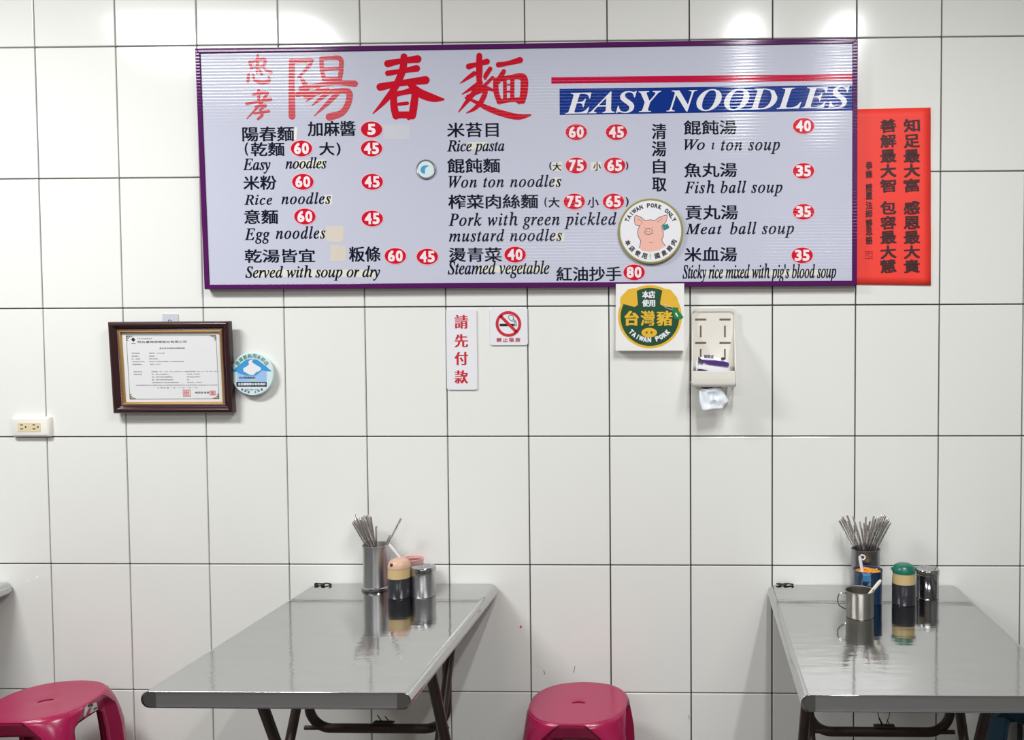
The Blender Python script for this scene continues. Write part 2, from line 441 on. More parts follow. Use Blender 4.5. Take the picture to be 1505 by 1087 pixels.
# ------------------------------------------------------------------ menu board
BY = -.022      # front face of the panel
def prow(u, v): return u, v, 1
bl, br_ = P(288, 72, -.02), P(1260, 57, -.02)
bl2, br2 = P(302, 425, -.02), P(1259, 419.5, -.02)
board = thing('menu_board', 'long pale lilac noodle menu board with purple border and red Chinese title', 'menu board', ((bl.x + br_.x) / 2, 0, bl2.z))
FY = -.026
tw = .0115
c4 = [Vector((bl.x, 0, bl.z)), Vector((br_.x, 0, br_.z)), Vector((br2.x, 0, br2.z)), Vector((bl2.x, 0, bl2.z))]
cc = sum(c4, Vector()) / 4
def inset(p, d): return Vector((p.x + (d if p.x < cc.x else -d), 0, p.z + (d if p.z < cc.z else -d)))
i4 = [inset(p, tw * 1.25) for p in c4]
mb = MB(); mb.plate([(p.x, p.z) for p in [inset(q, .002) for q in c4]], BY, -.002); mb.build('panel', M_panel, board)
for k in range(4):
    a, b = c4[k], c4[(k + 1) % 4]; ia, ib = i4[k], i4[(k + 1) % 4]
    MB().plate([(a.x, a.z), (b.x, b.z), (ib.x, ib.z), (ia.x, ia.z)], FY, -.001).build('frame_rail', M_purple, board, bevel=.0012)
ty = BY - .0004
mb = MB(); mb.plate(xz([(810.3, 113.3), (1253.5, 108.8), (1253.5, 118.4), (810.3, 122.8)], ty), ty, ty + .0003); mb.build('red_stripe', M_stripe, board)
mb = MB(); mb.plate(xz([(822.4, 130.6), (1253.8, 124.6), (1253.8, 162.2), (822.6, 168.8)], ty), ty, ty + .0003); strip = mb.build('title_strip', M_navy, board)
# title on the strip
mb = MB(); put_text(mb, ital('EASY NOODLES', True), 829.5, 131.2, 1248, 163.0, ty - .0003, rot=.0135); mb.build('title_lettering', M_bwhite, strip)
# brush-written heading
z1 = lambda u, v: (280 + u / 3.96, 50 + v / 3.96, 1 / 3.96)
z3 = lambda u, v: (640 + u / 4.703, 50 + v / 4.703, 1 / 4.703)
chung = [[(345, 162, 14), (352, 198, 11)], [(343, 165, 8), (430, 146, 14), (424, 190, 10)], [(352, 196, 8), (424, 186, 9)], [(390, 122, 10), (390, 160, 13), (385, 228, 8)],
         [(338, 232, 10), (333, 278, 13)], [(364, 235, 9), (374, 268, 13), (415, 281, 16), (456, 272, 14), (452, 240, 4)], [(398, 205, 8), (414, 232, 14)], [(428, 202, 8), (466, 222, 16)]]
hsiao = [[(365, 352, 12), (432, 338, 14)], [(396, 328, 14), (396, 395, 11)], [(325, 406, 12), (400, 392, 10), (466, 380, 15)], [(448, 342, 14), (404, 408, 12), (328, 492, 5)],
         [(378, 422, 9), (436, 414, 12), (402, 442, 8)], [(404, 440, 10), (416, 470, 13), (392, 494, 11)], [(372, 462, 9), (455, 448, 13)]]
yang = [[(590, 158, 30), (588, 300, 30), (590, 478, 34)], [(585, 157, 24), (650, 155, 22), (706, 154, 18), (672, 205, 16), (626, 252, 9)], [(640, 252, 10), (664, 290, 26), (674, 330, 28), (622, 352, 26)],
        [(762, 145, 22), (764, 200, 22), (776, 262, 20)], [(760, 142, 20), (815, 138, 20), (872, 144, 24), (876, 205, 24), (868, 268, 22)], [(772, 205, 16), (864, 200, 16)], [(776, 262, 22), (868, 262, 22)],
        [(640, 316, 22), (740, 298, 22), (850, 284, 22), (956, 289, 32)], [(672, 355, 34), (790, 325, 20), (800, 320, 12)],
        [(745, 322, 22), (712, 360, 18), (672, 392, 4)], [(800, 340, 24), (750, 380, 18), (706, 416, 4)], [(860, 340, 24), (800, 400, 22), (720, 476, 4)],
        [(800, 338, 24), (870, 330, 26), (922, 340, 32), (918, 400, 32), (880, 458, 32), (808, 482, 38)]]
chun = [[(1148, 172, 34), (1220, 158, 26), (1322, 145, 36)], [(1148, 228, 26), (1230, 215, 22), (1316, 200, 32)], [(1104, 308, 36), (1220, 286, 28), (1368, 268, 38)],
        [(1242, 132, 32), (1234, 210, 34), (1190, 310, 32), (1130, 390, 24), (1062, 462, 5)], [(1268, 282, 24), (1330, 340, 40), (1410, 372, 36), (1472, 380, 10)],
        [(1182, 352, 32), (1184, 420, 34), (1196, 476, 34)], [(1186, 352, 26), (1240, 340, 24), (1302, 334, 32), (1300, 410, 36), (1290, 474, 36)], [(1212, 408, 16), (1262, 402, 16)], [(1196, 470, 32), (1276, 470, 32)],
        [(1262, 478, 20), (1270, 488, 20)]]
mien = [[(230, 224, 34), (290, 208, 26), (356, 190, 34)], [(303, 150, 34), (303, 230, 38), (302, 300, 34), (300, 372, 22)], [(268, 272, 28), (220, 305, 20), (172, 340, 5)], [(378, 240, 26), (346, 290, 26), (345, 310, 12)],
        [(310, 335, 30), (250, 375, 22), (184, 416, 5)], [(395, 300, 18), (342, 352, 20), (300, 385, 16)], [(300, 355, 20), (355, 372, 24), (400, 390, 14)],
        [(278, 390, 34), (230, 450, 26), (160, 538, 6)], [(225, 432, 24), (290, 405, 20), (345, 385, 28), (320, 460, 30), (270, 515, 22), (214, 546, 5)],
        [(208, 440, 12), (275, 468, 20), (360, 512, 32), (460, 548, 36), (570, 572, 34), (654, 560, 12)],
        [(436, 212, 32), (500, 202, 26), (584, 180, 36)], [(472, 258, 26), (450, 295, 30), (430, 330, 30)], [(416, 318, 30), (420, 400, 32), (442, 468, 30)],
        [(420, 318, 30), (520, 298, 26), (606, 300, 42), (612, 390, 44), (600, 462, 36)], [(479, 318, 22), (481, 455, 22)], [(532, 310, 24), (530, 455, 24)],
        [(485, 350, 10), (528, 348, 10)], [(485, 398, 11), (528, 396, 11)], [(440, 468, 30), (520, 455, 24), (606, 455, 30)], [(572, 466, 24), (580, 476, 16)]]
hy = ty - .0002
for nm, sts, f, mm, fat in (('title_character', chung, z1, M_bred2, 1.35), ('title_character', hsiao, z1, M_bred2, 1.3), ('title_character', yang, z1, M_bred2, 1.15), ('title_character', chun, z1, M_bred, 1.25), ('title_character', mien, z3, M_bred, 1.2)):
    mb = MB(); brush(mb, sts, f, hy, fat=fat); union(mb); mb.build(nm, mm, board)
# tape patches under the lettering
for (a, b, c, d, mm) in ((479.5, 332.3, 504.7, 355.5, M_tape), (485.8, 360.8, 509, 383.5, M_tape), (373.4, 395.6, 555, 406.6, M_cream_tape), (688, 209, 716, 220, M_cream_tape),
                         (700, 390.5, 803, 400, M_cream_tape), (1032, 397.5, 1221, 405, M_cream_tape), (563, 183, 603, 204.5, M_clear_tape), (436, 235, 479, 248, M_cream_tape),
                         (811, 238, 826, 251, M_cream_tape), (869, 238, 884, 251, M_cream_tape), (432, 187, 437, 206, M_cream_tape), (815, 342, 829, 354, M_cream_tape), (814, 261, 825, 275, M_cream_tape), (476, 286, 488, 300, M_cream_tape), (469, 337, 479, 351, M_cream_tape)):
    py = BY - .0002
    jitter = [rnd.uniform(-.8, .8) for _ in range(8)]
    MB().plate(xz([(a + jitter[0], b + jitter[1]), (c + jitter[2], b + jitter[3]), (c - 2 * abs(jitter[4]), d + jitter[5]), (a + jitter[6], d + jitter[7])], py), py, py + .0001).build('tape_patch', mm, board)
# menu lines
CH = [('陽春麵', 356, 186, 432, 207.2), ('加麻醬', 452, 178, 522.5, 199.8), ('乾麵', 368.5, 209, 418, 229), ('大', 469, 209, 491.5, 228), ('米粉', 357.5, 258, 406, 278.5),
      ('意麵', 358.8, 308, 408.5, 328.8), ('乾湯皆宜', 359.5, 366, 463, 385.5), ('粄條', 512.8, 362.3, 559.3, 384.3), ('米苔目', 657, 180, 732.7, 201.3), ('餛飩麵', 657.3, 232.8, 734.8, 253.8),
      ('大', 812, 239, 825, 250.8), ('小', 872, 238, 883, 250.5), ('榨菜肉絲麵', 658.7, 285.4, 790.7, 306.3), ('大', 806, 289.5, 822.5, 304.8), ('小', 863.5, 289.5, 880, 304.8),
      ('燙青菜', 659.6, 363.6, 737.6, 384.5), ('紅油抄手', 817.5, 391.7, 913.3, 412.8), ('餛飩湯', 1004.8, 176.8, 1082.5, 197.6), ('魚丸湯', 1005.6, 239.2, 1083.2, 260.2),
      ('貢丸湯', 1007.3, 301.2, 1084.5, 322.6), ('米血湯', 1006, 363, 1083.2, 384), ('清', 958, 181.6, 979.3, 204.2), ('湯', 958, 207.4, 979.3, 229.5), ('自', 959.6, 233.6, 978, 254.6), ('取', 958.4, 260.6, 979.6, 281.2)]
for s, a, b, c, d in CH:
    mb = MB(); put_text(mb, s, a, b, c, d, hy, bold=.95 if c - a > 17 else .6, boldv=.35); mb.build('menu_characters', M_ink, board)
for s, a, b, c, d in (('(', 359.5, 209.5, 364.5, 228.5), (')', 494.5, 209.5, 500.5, 228.5), ('(', 807.2, 238, 810.8, 249.5), (')', 920, 237.5, 923.5, 249.5), ('(', 800, 290, 803.5, 304), (')', 919.5, 289.5, 924, 303.5)):
    mb = MB(); put_text(mb, s, a, b, c, d, hy, bold=.6); mb.build('menu_bracket', M_ink, board)
EN = [('Easy', 357, 233, 397.5, 255), ('noodles', 419.4, 231, 479.7, 247.6), ('Rice', 359, 286.2, 400, 300.8), ('noodles', 413.3, 282.5, 486, 299.8), ('Egg', 359.5, 335.5, 396.5, 357.8), ('noodles', 405, 332.3, 478.3, 350.8),
      ('Served with soup or dry', 360.3, 389.6, 558.5, 412.5), ('Rice pasta', 657, 205.9, 741.3, 227.2), ('Won ton noodles', 659, 257.2, 824.8, 275.2), ('Pork with green pickled', 659, 311.2, 906, 336.8),
      ('mustard noodles', 659.6, 336.3, 826, 354.6), ('Steamed vegetable', 658, 383, 807.5, 408.7), ('Wo', 1005, 204.5, 1036, 220.2), ('\u0131', 1046, 209.5, 1050, 219.5), ('ton soup', 1059.6, 206, 1146.4, 226.2),
      ('Fish ball soup', 1006, 264.6, 1150, 288.7), ('Meat', 1007.3, 328.5, 1061, 344.2), ('ball soup', 1073, 325.5, 1167, 349.2), ("Sticky rice mixed with pig's blood soup", 1003, 387, 1228.8, 414.9)]
for s, a, b, c, d in EN:
    mb = MB(); put_text(mb, ital(s) if s != '\u0131' else '\U0001D6A4', a, b, c, d, hy, bold=.7, boldv=.3, space=1.0 if s[:2] in ('Ea', 'Se', 'St', 'Wo') and 'Won' not in s or s == 'Rice pasta' or (s == 'noodles' and b == 231) else 1.14); mb.build('menu_lettering', M_ink, board)
BD = [('5', 546, 190), ('60', 443, 218), ('45', 546, 218), ('60', 445, 267), ('45', 547, 267), ('60', 448, 318), ('45', 547, 321), ('60', 581, 376), ('45', 628, 377), ('60', 847, 194), ('45', 906, 194),
      ('75', 847, 243), ('65', 903.5, 243), ('75', 844, 296), ('65', 901.5, 296), ('40', 757, 374), ('80', 932, 400), ('40', 1181, 185), ('35', 1181, 251), ('35', 1181, 311), ('35', 1179, 375)]
for s, u, v in BD:
    by = BY - .0010; p = P(u, v, by); k = pxscale(u, v, by)
    rx, rz = 15.6 / k, 11.4 / k
    b = MB().plate(circ(p.x, p.z, rx, rz, 36), by, by + .0006).build('price_badge', M_badge, board)
    MB().plate(circ(p.x, p.z, rx + 1.3 / k, rz + 1.2 / k, 36), by + .0003, by + .0007).build('badge_rim', M_badge_rim, b)
    mb = MB()
    if len(s) == 1: put_text(mb, s, u - 6, v - 8, u + 6, v + 8, by - .0002, bold=1.7)
    else:
        put_text(mb, s[0], u - 11, v - 8.2, u - .6, v + 8.2, by - .0002, bold=1.5)
        put_text(mb, s[1], u + .6, v - 8.2, u + 11, v + 8.2, by - .0002, bold=1.5)
    mb.build('numerals', M_badge_num, b)

# ------------------------------------------------------------------ round pig plaque
py = -.034; u0, v0 = 956.3, 339.5
p = P(u0, v0, py); k = pxscale(u0, v0, py); R1 = 48 / k
pl = thing('pork_plaque', 'round white plaque with olive rim and pink pig, stuck on the menu board', 'plaque', (p.x, BY, p.z - R1))
MB().lathe([(R1 * .97, 0), (R1, .002), (R1, .007), (R1 * .985, .009), (R1 * .94, .009), (R1 * .93, .0075)], (p.x, BY - .0012, p.z), 56, axis=(0, -1, 0)).build('rim', M_olive_rim, pl)
MB().lathe([(R1 * .935, 0), (R1 * .935, .0088)], (p.x, BY - .0012, p.z), 56, axis=(0, -1, 0)).build('face', M_sign, pl)
fy = BY - .0102
def pz(pts, ox=900, oy=280, s=9.455): return [(ox + a / s, oy + b / s) for a, b in pts]
body = [(372, 480), (352, 560), (362, 640), (390, 700), (372, 795), (420, 835), (520, 850), (640, 830), (738, 770), (690, 690), (708, 640), (706, 570), (685, 500), (740, 440), (765, 350), (735, 340), (650, 370), (585, 412), (530, 405), (452, 410), (400, 375), (325, 345), (305, 400), (325, 475)]
mb = MB(); mb.plate(xz(pz(body), fy), fy, fy + .0003); pig = mb.build('pig_picture', M_pigpink, pl)
mb = MB()
z9 = lambda u, v: (900 + u / 9.455, 280 + v / 9.455, 1 / 9.455)
brush(mb, [[(380, 485, 7), (352, 560, 8), (362, 640, 8), (392, 700, 8), (374, 795, 7)], [(385, 488, 7), (325, 475, 7), (305, 400, 7), (325, 345, 7), (400, 372, 8), (455, 412, 7), (530, 404, 7), (588, 412, 7), (650, 372, 8), (735, 342, 7), (763, 355, 6), (738, 445, 7), (688, 492, 7), (706, 570, 8), (706, 640, 8), (688, 690, 8), (738, 768, 7)],
           [(350, 395, 4), (412, 425, 5), (395, 470, 4)], [(700, 385, 4), (622, 440, 5)], [(455, 520, 7), (452, 512, 7)], [(560, 516, 7), (563, 510, 7)],
           [(450, 570, 7), (468, 535, 7), (505, 524, 7), (545, 540, 7), (552, 575, 7), (530, 605, 7), (480, 607, 7), (452, 590, 7), (450, 570, 7)], [(482, 566, 9), (483, 575, 9)], [(516, 566, 9), (517, 575, 9)], [(552, 600, 5), (575, 595, 3)], [(510, 720, 4), (560, 722, 4)]], z9, fy - .0003, n=8); union(mb)
mb.build('pig_outline', M_pigline, pig)
mb = MB(); mb.plate(xz(pz([(690, 478), (770, 462), (792, 515), (715, 555)]), fy - .0004), fy - .0006, fy); mb.build('ear_tag', mat('ear_tag_teal', rgb(38, 130, 120), rough=.3), pig)
mb = MB(); arc_text(mb, 'TAIWAN PORK ONLY', u0, v0 + .6, 38.5, 154, 27, 6.6, fy, bold=.7); mb.build('lettering', M_darkink, pl)
mb = MB(); arc_text(mb, '本店使用', u0, v0, 37.5, 207, 256, 8.2, fy, bold=.8, bottom=True); mb.build('lettering', M_darkink, pl); mb = MB(); arc_text(mb, '國產豬肉', u0, v0, 37.5, 285, 334, 8.2, fy, bold=.6, bottom=True); mb.build('lettering', M_darkink, pl)
mb = MB(); mb.plate(xz([(955.6, 371), (957.8, 375), (956, 382), (953.8, 376)], fy), fy, fy + .0003); mb.build('leaf_mark', M_maggreen, pl)

# small round blue badge
p = P(626.5, 249.2, BY); k = pxscale(626.5, 249, BY); r = 14.3 / k
sb = thing('round_badge', 'tiny round silver-rimmed badge with a blue swirl on the menu board', 'badge', (p.x, BY, p.z - r))
MB().lathe([(r, 0), (r, .003), (r * .93, .0045), (r * .86, .0035), (r * .8, .003)], (p.x, BY - .0006, p.z), 40, axis=(0, -1, 0)).build('rim', mat('badge_silver', rgb(150, 156, 156), rough=.3, metal=.6), sb)
MB().lathe([(r * .84, 0), (r * .82, .0040)], (p.x, BY - .0006, p.z), 40, axis=(0, -1, 0)).build('face', M_magbase, sb)
zb = lambda u, v: (605 + u / 27.18, 230 + v / 27.18, 1 / 27.18)
mb = MB(); brush(mb, [[(660, 375, 30), (560, 390, 80), (460, 470, 170), (450, 580, 160), (510, 650, 60)]], zb, BY - .0049); union(mb); mb.build('swirl', M_magblue, sb)

# ------------------------------------------------------------------ red paper strip
ry = -.004
c = xz([(1246, 160.5), (1367.8, 158), (1368.3, 418.8), (1246, 417.5)], ry)
nx, nz = 10, 22
mb = MB(); vs = []; rr = random.Random(7)
for j in range(nz + 1):
    for i in range(nx + 1):
        s_, t_ = i / nx, j / nz
        x = (c[0][0] * (1 - s_) + c[1][0] * s_) * (1 - t_) + (c[3][0] * (1 - s_) + c[2][0] * s_) * t_
        z = (c[0][1] * (1 - s_) + c[1][1] * s_) * (1 - t_) + (c[3][1] * (1 - s_) + c[2][1] * s_) * t_
        vs.append((x, ry + .0012 * math.sin(t_ * 19 + s_ * 3) * (.3 + s_) * .4 + rr.uniform(-.0002, .0002), z))
mb.add(vs, [(j * (nx + 1) + i, j * (nx + 1) + i + 1, (j + 1) * (nx + 1) + i + 1, (j + 1) * (nx + 1) + i) for j in range(nz) for i in range(nx)], True)
scroll = thing('red_scroll', 'bright red paper strip with black vertical calligraphy beside the menu board', 'paper scroll', ((c[0][0] + c[1][0]) / 2, 0, c[2][1]))
mb.build('paper', M_redpaper, scroll, solid=.0004)
iy = -.0058
mb = MB(); rr = random.Random(3)
for ch, v in zip('知足最大富感恩最大貴', (184, 206.9, 228.9, 250.2, 272, 304.8, 326.7, 348.5, 370, 390.8)):
    mb = MB(); put_text(mb, ch, 1328.2, v - 9.6, 1352, v + 9.6, iy, bold=1.5, boldv=.6, rot=rr.uniform(.02, .10)); mb.build('calligraphy_character', M_brushink, scroll)
mb = MB()
for ch, v in zip('善解最大智包容最大慧', (184.5, 206.7, 228.9, 250.6, 272.5, 304.8, 326.7, 348.5, 370, 390.8)):
    mb = MB(); put_text(mb, ch, 1293.8, v - 9.6, 1317.2, v + 9.6, iy, bold=1.5, boldv=.6, rot=rr.uniform(.02, .10)); mb.build('calligraphy_character', M_brushink, scroll)
mb = MB()
for ch, v in zip('恭錄證嚴法師靜思語', (242.5, 255.5, 275.2, 287.5, 301.5, 313.8, 327.4, 339.5, 352.8)):
    mb = MB(); put_text(mb, ch, 1272.5, v - 5.7, 1282.3, v + 5.7, iy, bold=.7, boldv=.2, rot=rr.uniform(.02, .08)); mb.build('calligraphy_character', M_brushink, scroll)
mb = MB()
for a, b, c_, d in ((1271.5, 369, 1282.5, 369.6), (1271.5, 379, 1282.5, 379.6), (1271.5, 369, 1272.1, 379.6), (1282, 369, 1282.6, 379.6), (1276.5, 369, 1277.1, 379.6), (1273, 371.5, 1276, 372.1), (1273, 374, 1276, 374.6), (1278.3, 372, 1281.5, 372.6), (1278.3, 376, 1281.5, 376.6)):
    flat(mb, xz([(a, b), (c_, b), (c_, d), (a, d)], iy), iy)
mb.build('seal', mat('seal_ink', rgb(170, 40, 36), rough=.6), scroll)

# ------------------------------------------------------------------ pay-first sign and no-smoking sign
def signplate(name, label, cat, a, b, c_, d, y, r=3.5, th=.003):
    q0, q1 = P(a, d, y), P(c_, b, y); k = pxscale(a, b, y)
    t = thing(name, label, cat, ((q0.x + q1.x) / 2, 0, q0.z))
    MB().plate(rrect(q0.x, q1.x, q0.z, q1.z, r / k), y, -.0005).build('plate', M_sign, t, bevel=.0008)
    return t
sg = signplate('pay_first_sign', 'tall narrow white sign with four red Chinese characters below the board', 'sign', 656.8, 453.8, 700.2, 572.8, -.004)
mb = MB()
for ch, a, b in (('請', 462.7, 482.6), ('先', 491, 510.4), ('付', 516.8, 536.2), ('款', 544, 563.4)):
    mb = MB(); put_text(mb, ch, 668, a, 688, b, -.0043, bold=1.6, boldv=.1); mb.build('sign_character', M_signred, sg)
ns = signplate('no_smoking_sign', 'small square white no-smoking sign with crossed-out cigarette', 'sign', 720.3, 452, 775.2, 507.4, -.004)
def ring(mb, u, v, ro, ri, y, a0=0, a1=360, n=48):
    p = P(u, v, y); k = pxscale(u, v, y); vs = []; fs = []
    for i in range(n + 1):
        a = math.radians(a0 + (a1 - a0) * i / n)
        for rr_ in (ro, ri): vs.append((p.x + rr_ / k * math.cos(a), y, p.z + rr_ / k * math.sin(a)))
    for i in range(n): fs.append((2 * i, 2 * i + 1, 2 * i + 3, 2 * i + 2))
    mb.add(vs, fs)
mb = MB(); flat(mb, xz([(734.4, 475.6), (755.2, 475.6), (755.2, 479.3), (734.4, 479.3)], -.0043), -.0043); flat(mb, xz([(756, 475.6), (757.2, 475.6), (757.2, 479.3), (756, 479.3)], -.0043), -.0043); flat(mb, xz([(758, 475.6), (759.2, 475.6), (759.2, 479.3), (758, 479.3)], -.0043), -.0043)
mb.build('cigarette', M_signblack, ns)
mb = MB(); idf = lambda u, v: (640 + u / 6.794, 430 + v / 6.794, 1 / 6.794)
brush(mb, [[(728, 235, 5), (745, 225, 6), (768, 228, 7), (780, 250, 7), (775, 268, 7), (795, 275, 7), (806, 300, 8)], [(730, 240, 5), (732, 258, 6), (760, 280, 8), (785, 285, 8), (795, 305, 7)]], idf, -.0043, n=8); union(mb)
mb.build('smoke', M_smoke, ns)
mb = MB(); ring(mb, 747.2, 475.8, 18.8, 14.6, -.0046)
d_ = 2.2
for (a, b), (c_, d) in (((735.6, 464.2), (758.8, 487.4)),):
    flat(mb, xz([(a - d_ / 1.4, b + d_ / 1.4), (a + d_ / 1.4, b - d_ / 1.4), (c_ + d_ / 1.4, d - d_ / 1.4), (c_ - d_ / 1.4, d + d_ / 1.4)], -.0046), -.0046)
mb.build('prohibition_ring', M_signred, ns)
mb = MB()
for ch, a in zip('禁止吸菸', (729.6, 739.0, 748.2, 757.4)): put_text(mb, ch, a, 496.2, a + 7.6, 502.3, -.0043, bold=.5, res=2)
mb.build('lettering', mat('sign_maroon', rgb(176, 74, 88), rough=.4), ns)

# ------------------------------------------------------------------ square pork sticker card
cy = -.029
c = xz([(905.2, 417), (1005.6, 416.4), (1005.4, 515), (904.8, 515.2)], cy)
ps = thing('pork_sticker_card', 'square white card with round green and yellow pork emblem under the board', 'sticker card', ((c[0][0] + c[1][0]) / 2, 0, c[2][1]))
MB().plate(c, cy, cy + .002).build('card', M_card, ps)
MB().plate(xz([(906.2, 426), (1004.6, 426), (1004.2, 514.4), (905.8, 514.4)], cy + .002), cy + .002, -.001).build('backing', M_card, ps)
zc = lambda pts: [(890 + a / 4.941, 400 + b / 4.941) for a, b in pts]
ccx, ccy = 955.2, 465.2
def disc(u, v, r, y, r2=None, n=56):
    p = P(u, v, y); k = pxscale(u, v, y); return circ(p.x, p.z, r / k, (r2 or r) / k, n)
MB().plate(disc(ccx, ccy, 47, cy - .0002, 46.3), cy - .0002, cy).build('emblem_rim', M_yellow, ps)
MB().plate(disc(ccx, ccy + .3, 43.2, cy - .0004, 42.6), cy - .0004, cy - .0002).build('emblem_field', M_green, ps)
mb = MB()
y_ = cy - .0006
for pts in ([(105, 225), (108, 180), (165, 122), (212, 114), (226, 130), (232, 200), (235, 235), (212, 252), (130, 230)],
            [(400, 235), (396, 220), (412, 135), (425, 118), (470, 125), (520, 182), (530, 225), (528, 256), (430, 250)]):
    MB().plate(xz(zc(pts), y_), y_, y_ + .0002).build('pig_ear', M_yellow, ps)
MB().plate(disc(954.2, 488.6, 11.4, y_, 7), y_, y_ + .0002).build('pig_snout', M_yellow, ps)
mb = MB(); put_text(mb, '台', 918, 456.5, 939, 478.5, y_ - .0002, bold=2.4, boldv=1.2); mb.build('lettering', M_yellow, ps); mb = MB(); put_text(mb, '灣', 941.5, 456.5, 962.5, 478.5, y_ - .0002, bold=1.3, boldv=.3); mb.build('lettering', M_yellow, ps); mb = MB(); put_text(mb, '豬', 965, 456.5, 988.5, 478.5, y_ - .0002, bold=1.9, boldv=.5); mb.build('lettering', M_yellow, ps)
mb = MB(); put_text(mb, '本店', 943.8, 427.2, 963, 438.2, y_ - .0002, bold=1.2, boldv=.5); put_text(mb, '使用', 943.8, 440, 963, 450.5, y_ - .0002, bold=1.1, boldv=.4); mb.build('lettering', M_bwhite, ps); mb = MB()
arc_text(mb, 'TAIWAN PORK', ccx - .6, ccy - 2, 36, 222, 317, 7.4, y_ - .0002, bold=1.0, bottom=True); mb.build('lettering', M_bwhite, ps)
mb = MB(); mb.plate(disc(950.3, 488.3, 1.6, y_ - .0002, 2.1, 14), y_ - .0002, y_); mb.build('nostril', mat('nostril_brown', rgb(130, 96, 40)), ps); mb = MB(); mb.plate(disc(957.6, 488.3, 1.6, y_ - .0002, 2.1, 14), y_ - .0002, y_); mb.build('nostril', mat('nostril_brown', rgb(130, 96, 40)), ps)
mb = MB(); mb.plate(xz(zc([(482, 262), (514, 256), (566, 325), (545, 342), (500, 335), (490, 300)]), y_ - .0004), y_ - .0004, y_ - .0002); mb.build('ear_tag', M_tag, ps)
mb = MB(); brush(mb, [[(420, 232, 4), (450, 238, 3), (490, 260, 3)], [(430, 255, 3), (485, 272, 3)], [(512, 300, 14), (524, 320, 8)]], lambda u, v: (890 + u / 4.941, 400 + v / 4.941, 1 / 4.941), y_ - .0006, n=8); union(mb); mb.build('tag_string', M_cream_pl, ps)

# ------------------------------------------------------------------ wall outlet
oy = -.016
q0, q1 = P(16.2, 641.8, oy), P(71.6, 612.3, oy)
ot = thing('wall_outlet', 'cream double power outlet on the left of the wall', 'power outlet', ((q0.x + q1.x) / 2, 0, q0.z))
mb = MB(); L = []
for y, s_ in ((0.0, 0), (-.010, 0), (-.0145, .003), (oy, .007)):
    L.append([Vector((x, y, z)) for x, z in rrect(q0.x + s_, q1.x - s_, q0.z + s_, q1.z - s_, .003, 3)])
mb.loops(L).build('plate', M_outlet, ot)
s0, s1 = P(26.5, 634.3, oy), P(59.5, 621.0, oy)
sk = MB().plate(rrect(s0.x, s1.x, s0.z, s1.z, .002, 2), oy - .0008, oy + .002).build('socket_insert', M_ivory, ot)
for ux in (33.0, 51.0):
    mb = MB(); yy = oy - .0010
    for (a, b, c_, d) in ((ux - 3.4, 623.4, ux + .6, 624.7), (ux - 3.2, 629.3, ux + 1.0, 630.6)): mb.plate(xz([(a, b), (c_, b), (c_, d), (a, d)], yy), yy, yy + .001)
    mb.plate(disc(ux + 4.6, 627.3, 1.3, yy, n=12), yy, yy + .001)
    mb.build('socket_holes', M_hole, sk)

# ------------------------------------------------------------------ framed certificate (leans out at the top)
fw, fh = 0.366, 0.287
tl, tr, brc, blc = (157, 472.6), (334.4, 472.2), (341.3, 607.2), (165, 607.8)
ybot, ytop = -.030, -.046
pb = (P(*blc, ybot) + P(*brc, ybot)) / 2; pt = (P(*tl, ytop) + P(*tr, ytop)) / 2
fw = (P(*brc, ybot) - P(*blc, ybot)).length; up = (pt - pb); fh = up.length; up.normalize()
rt = Vector((1, 0, (P(*brc, ybot) - P(*blc, ybot)).z / fw)).normalized(); nrm = rt.cross(up).normalized()
if nrm.y > 0: nrm = -nrm
fo = pb + up * fh / 2
fr = thing('framed_certificate', 'insurance certificate in dark mahogany frame with gilt inner edge', 'picture frame', tuple(pb))
def FP(x, z, d): return fo + rt * x + up * z + nrm * d
hx, hz = fw / 2, fh / 2
prof = [(0, -.022), (0, -.006), (.004, 0), (.010, .001), (.0135, -.001), (.018, -.008), (.021, -.010), (.0245, -.008), (.0275, -.010), (.0275, -.022)]
def rail(k, prof_, name, mm, parent):
    mb = MB()
    cs = [(-hx, -hz), (hx, -hz), (hx, hz), (-hx, hz)]
    a, b = cs[k], cs[(k + 1) % 4]
    def off(c_, d): return (c_[0] - math.copysign(d, c_[0]), c_[1] - math.copysign(d, c_[1]))
    L = [[FP(*off(c_, d), e) for d, e in prof_] for c_ in (a, b)]
    mb.loops(L).build(name, mm, parent, angle=50)
for k in range(4): rail(k, prof, 'frame_rail', M_frame, fr)
gp = [(.0275, -.022), (.0275, -.0085), (.0300, -.0065), (.0330, -.0085), (.0345, -.013), (.0345, -.022)]
for k in range(4): rail(k, gp, 'gilt_slip', M_gold, fr)
mb = MB()
for k in range(4):
    cs = [(-hx + .0255, -hz + .0255), (hx - .0255, -hz + .0255), (hx - .0255, hz - .0255), (-hx + .0255, hz - .0255)]
    a, b = Vector(cs[k]), Vector(cs[(k + 1) % 4]); n_ = int((b - a).length / .0042)
    for i in range(n_):
        q = a.lerp(b, i / n_); cpt = FP(q.x, q.y, -.0085)
        vs = [cpt + rt * .0013 * sx + up * .0013 * sz + nrm * d for sx, sz, d in ((-1, -1, 0), (1, -1, 0), (1, 1, 0), (-1, 1, 0), (0, 0, .0016))]
        mb.add(vs, [(0, 1, 4), (1, 2, 4), (2, 3, 4), (3, 0, 4)], True)
bd = mb.build('bead_trim', M_bead, fr); bd['kind'] = 'stuff'
mb = MB(); L = [[FP(x, z, d) for x, z in rrect(-hx + .034, hx - .034, -hz + .034, hz - .034, .0005, 1)] for d in (-.020, -.015)]
mb.loops(L, smooth=False); paper = mb.build('certificate', M_paper, fr)
mb = MB(); L = [[FP(x, z, d) for x, z in rrect(-hx + .005, hx - .005, -hz + .005, hz - .005, .001, 1)] for d in (-.0235, -.021)]
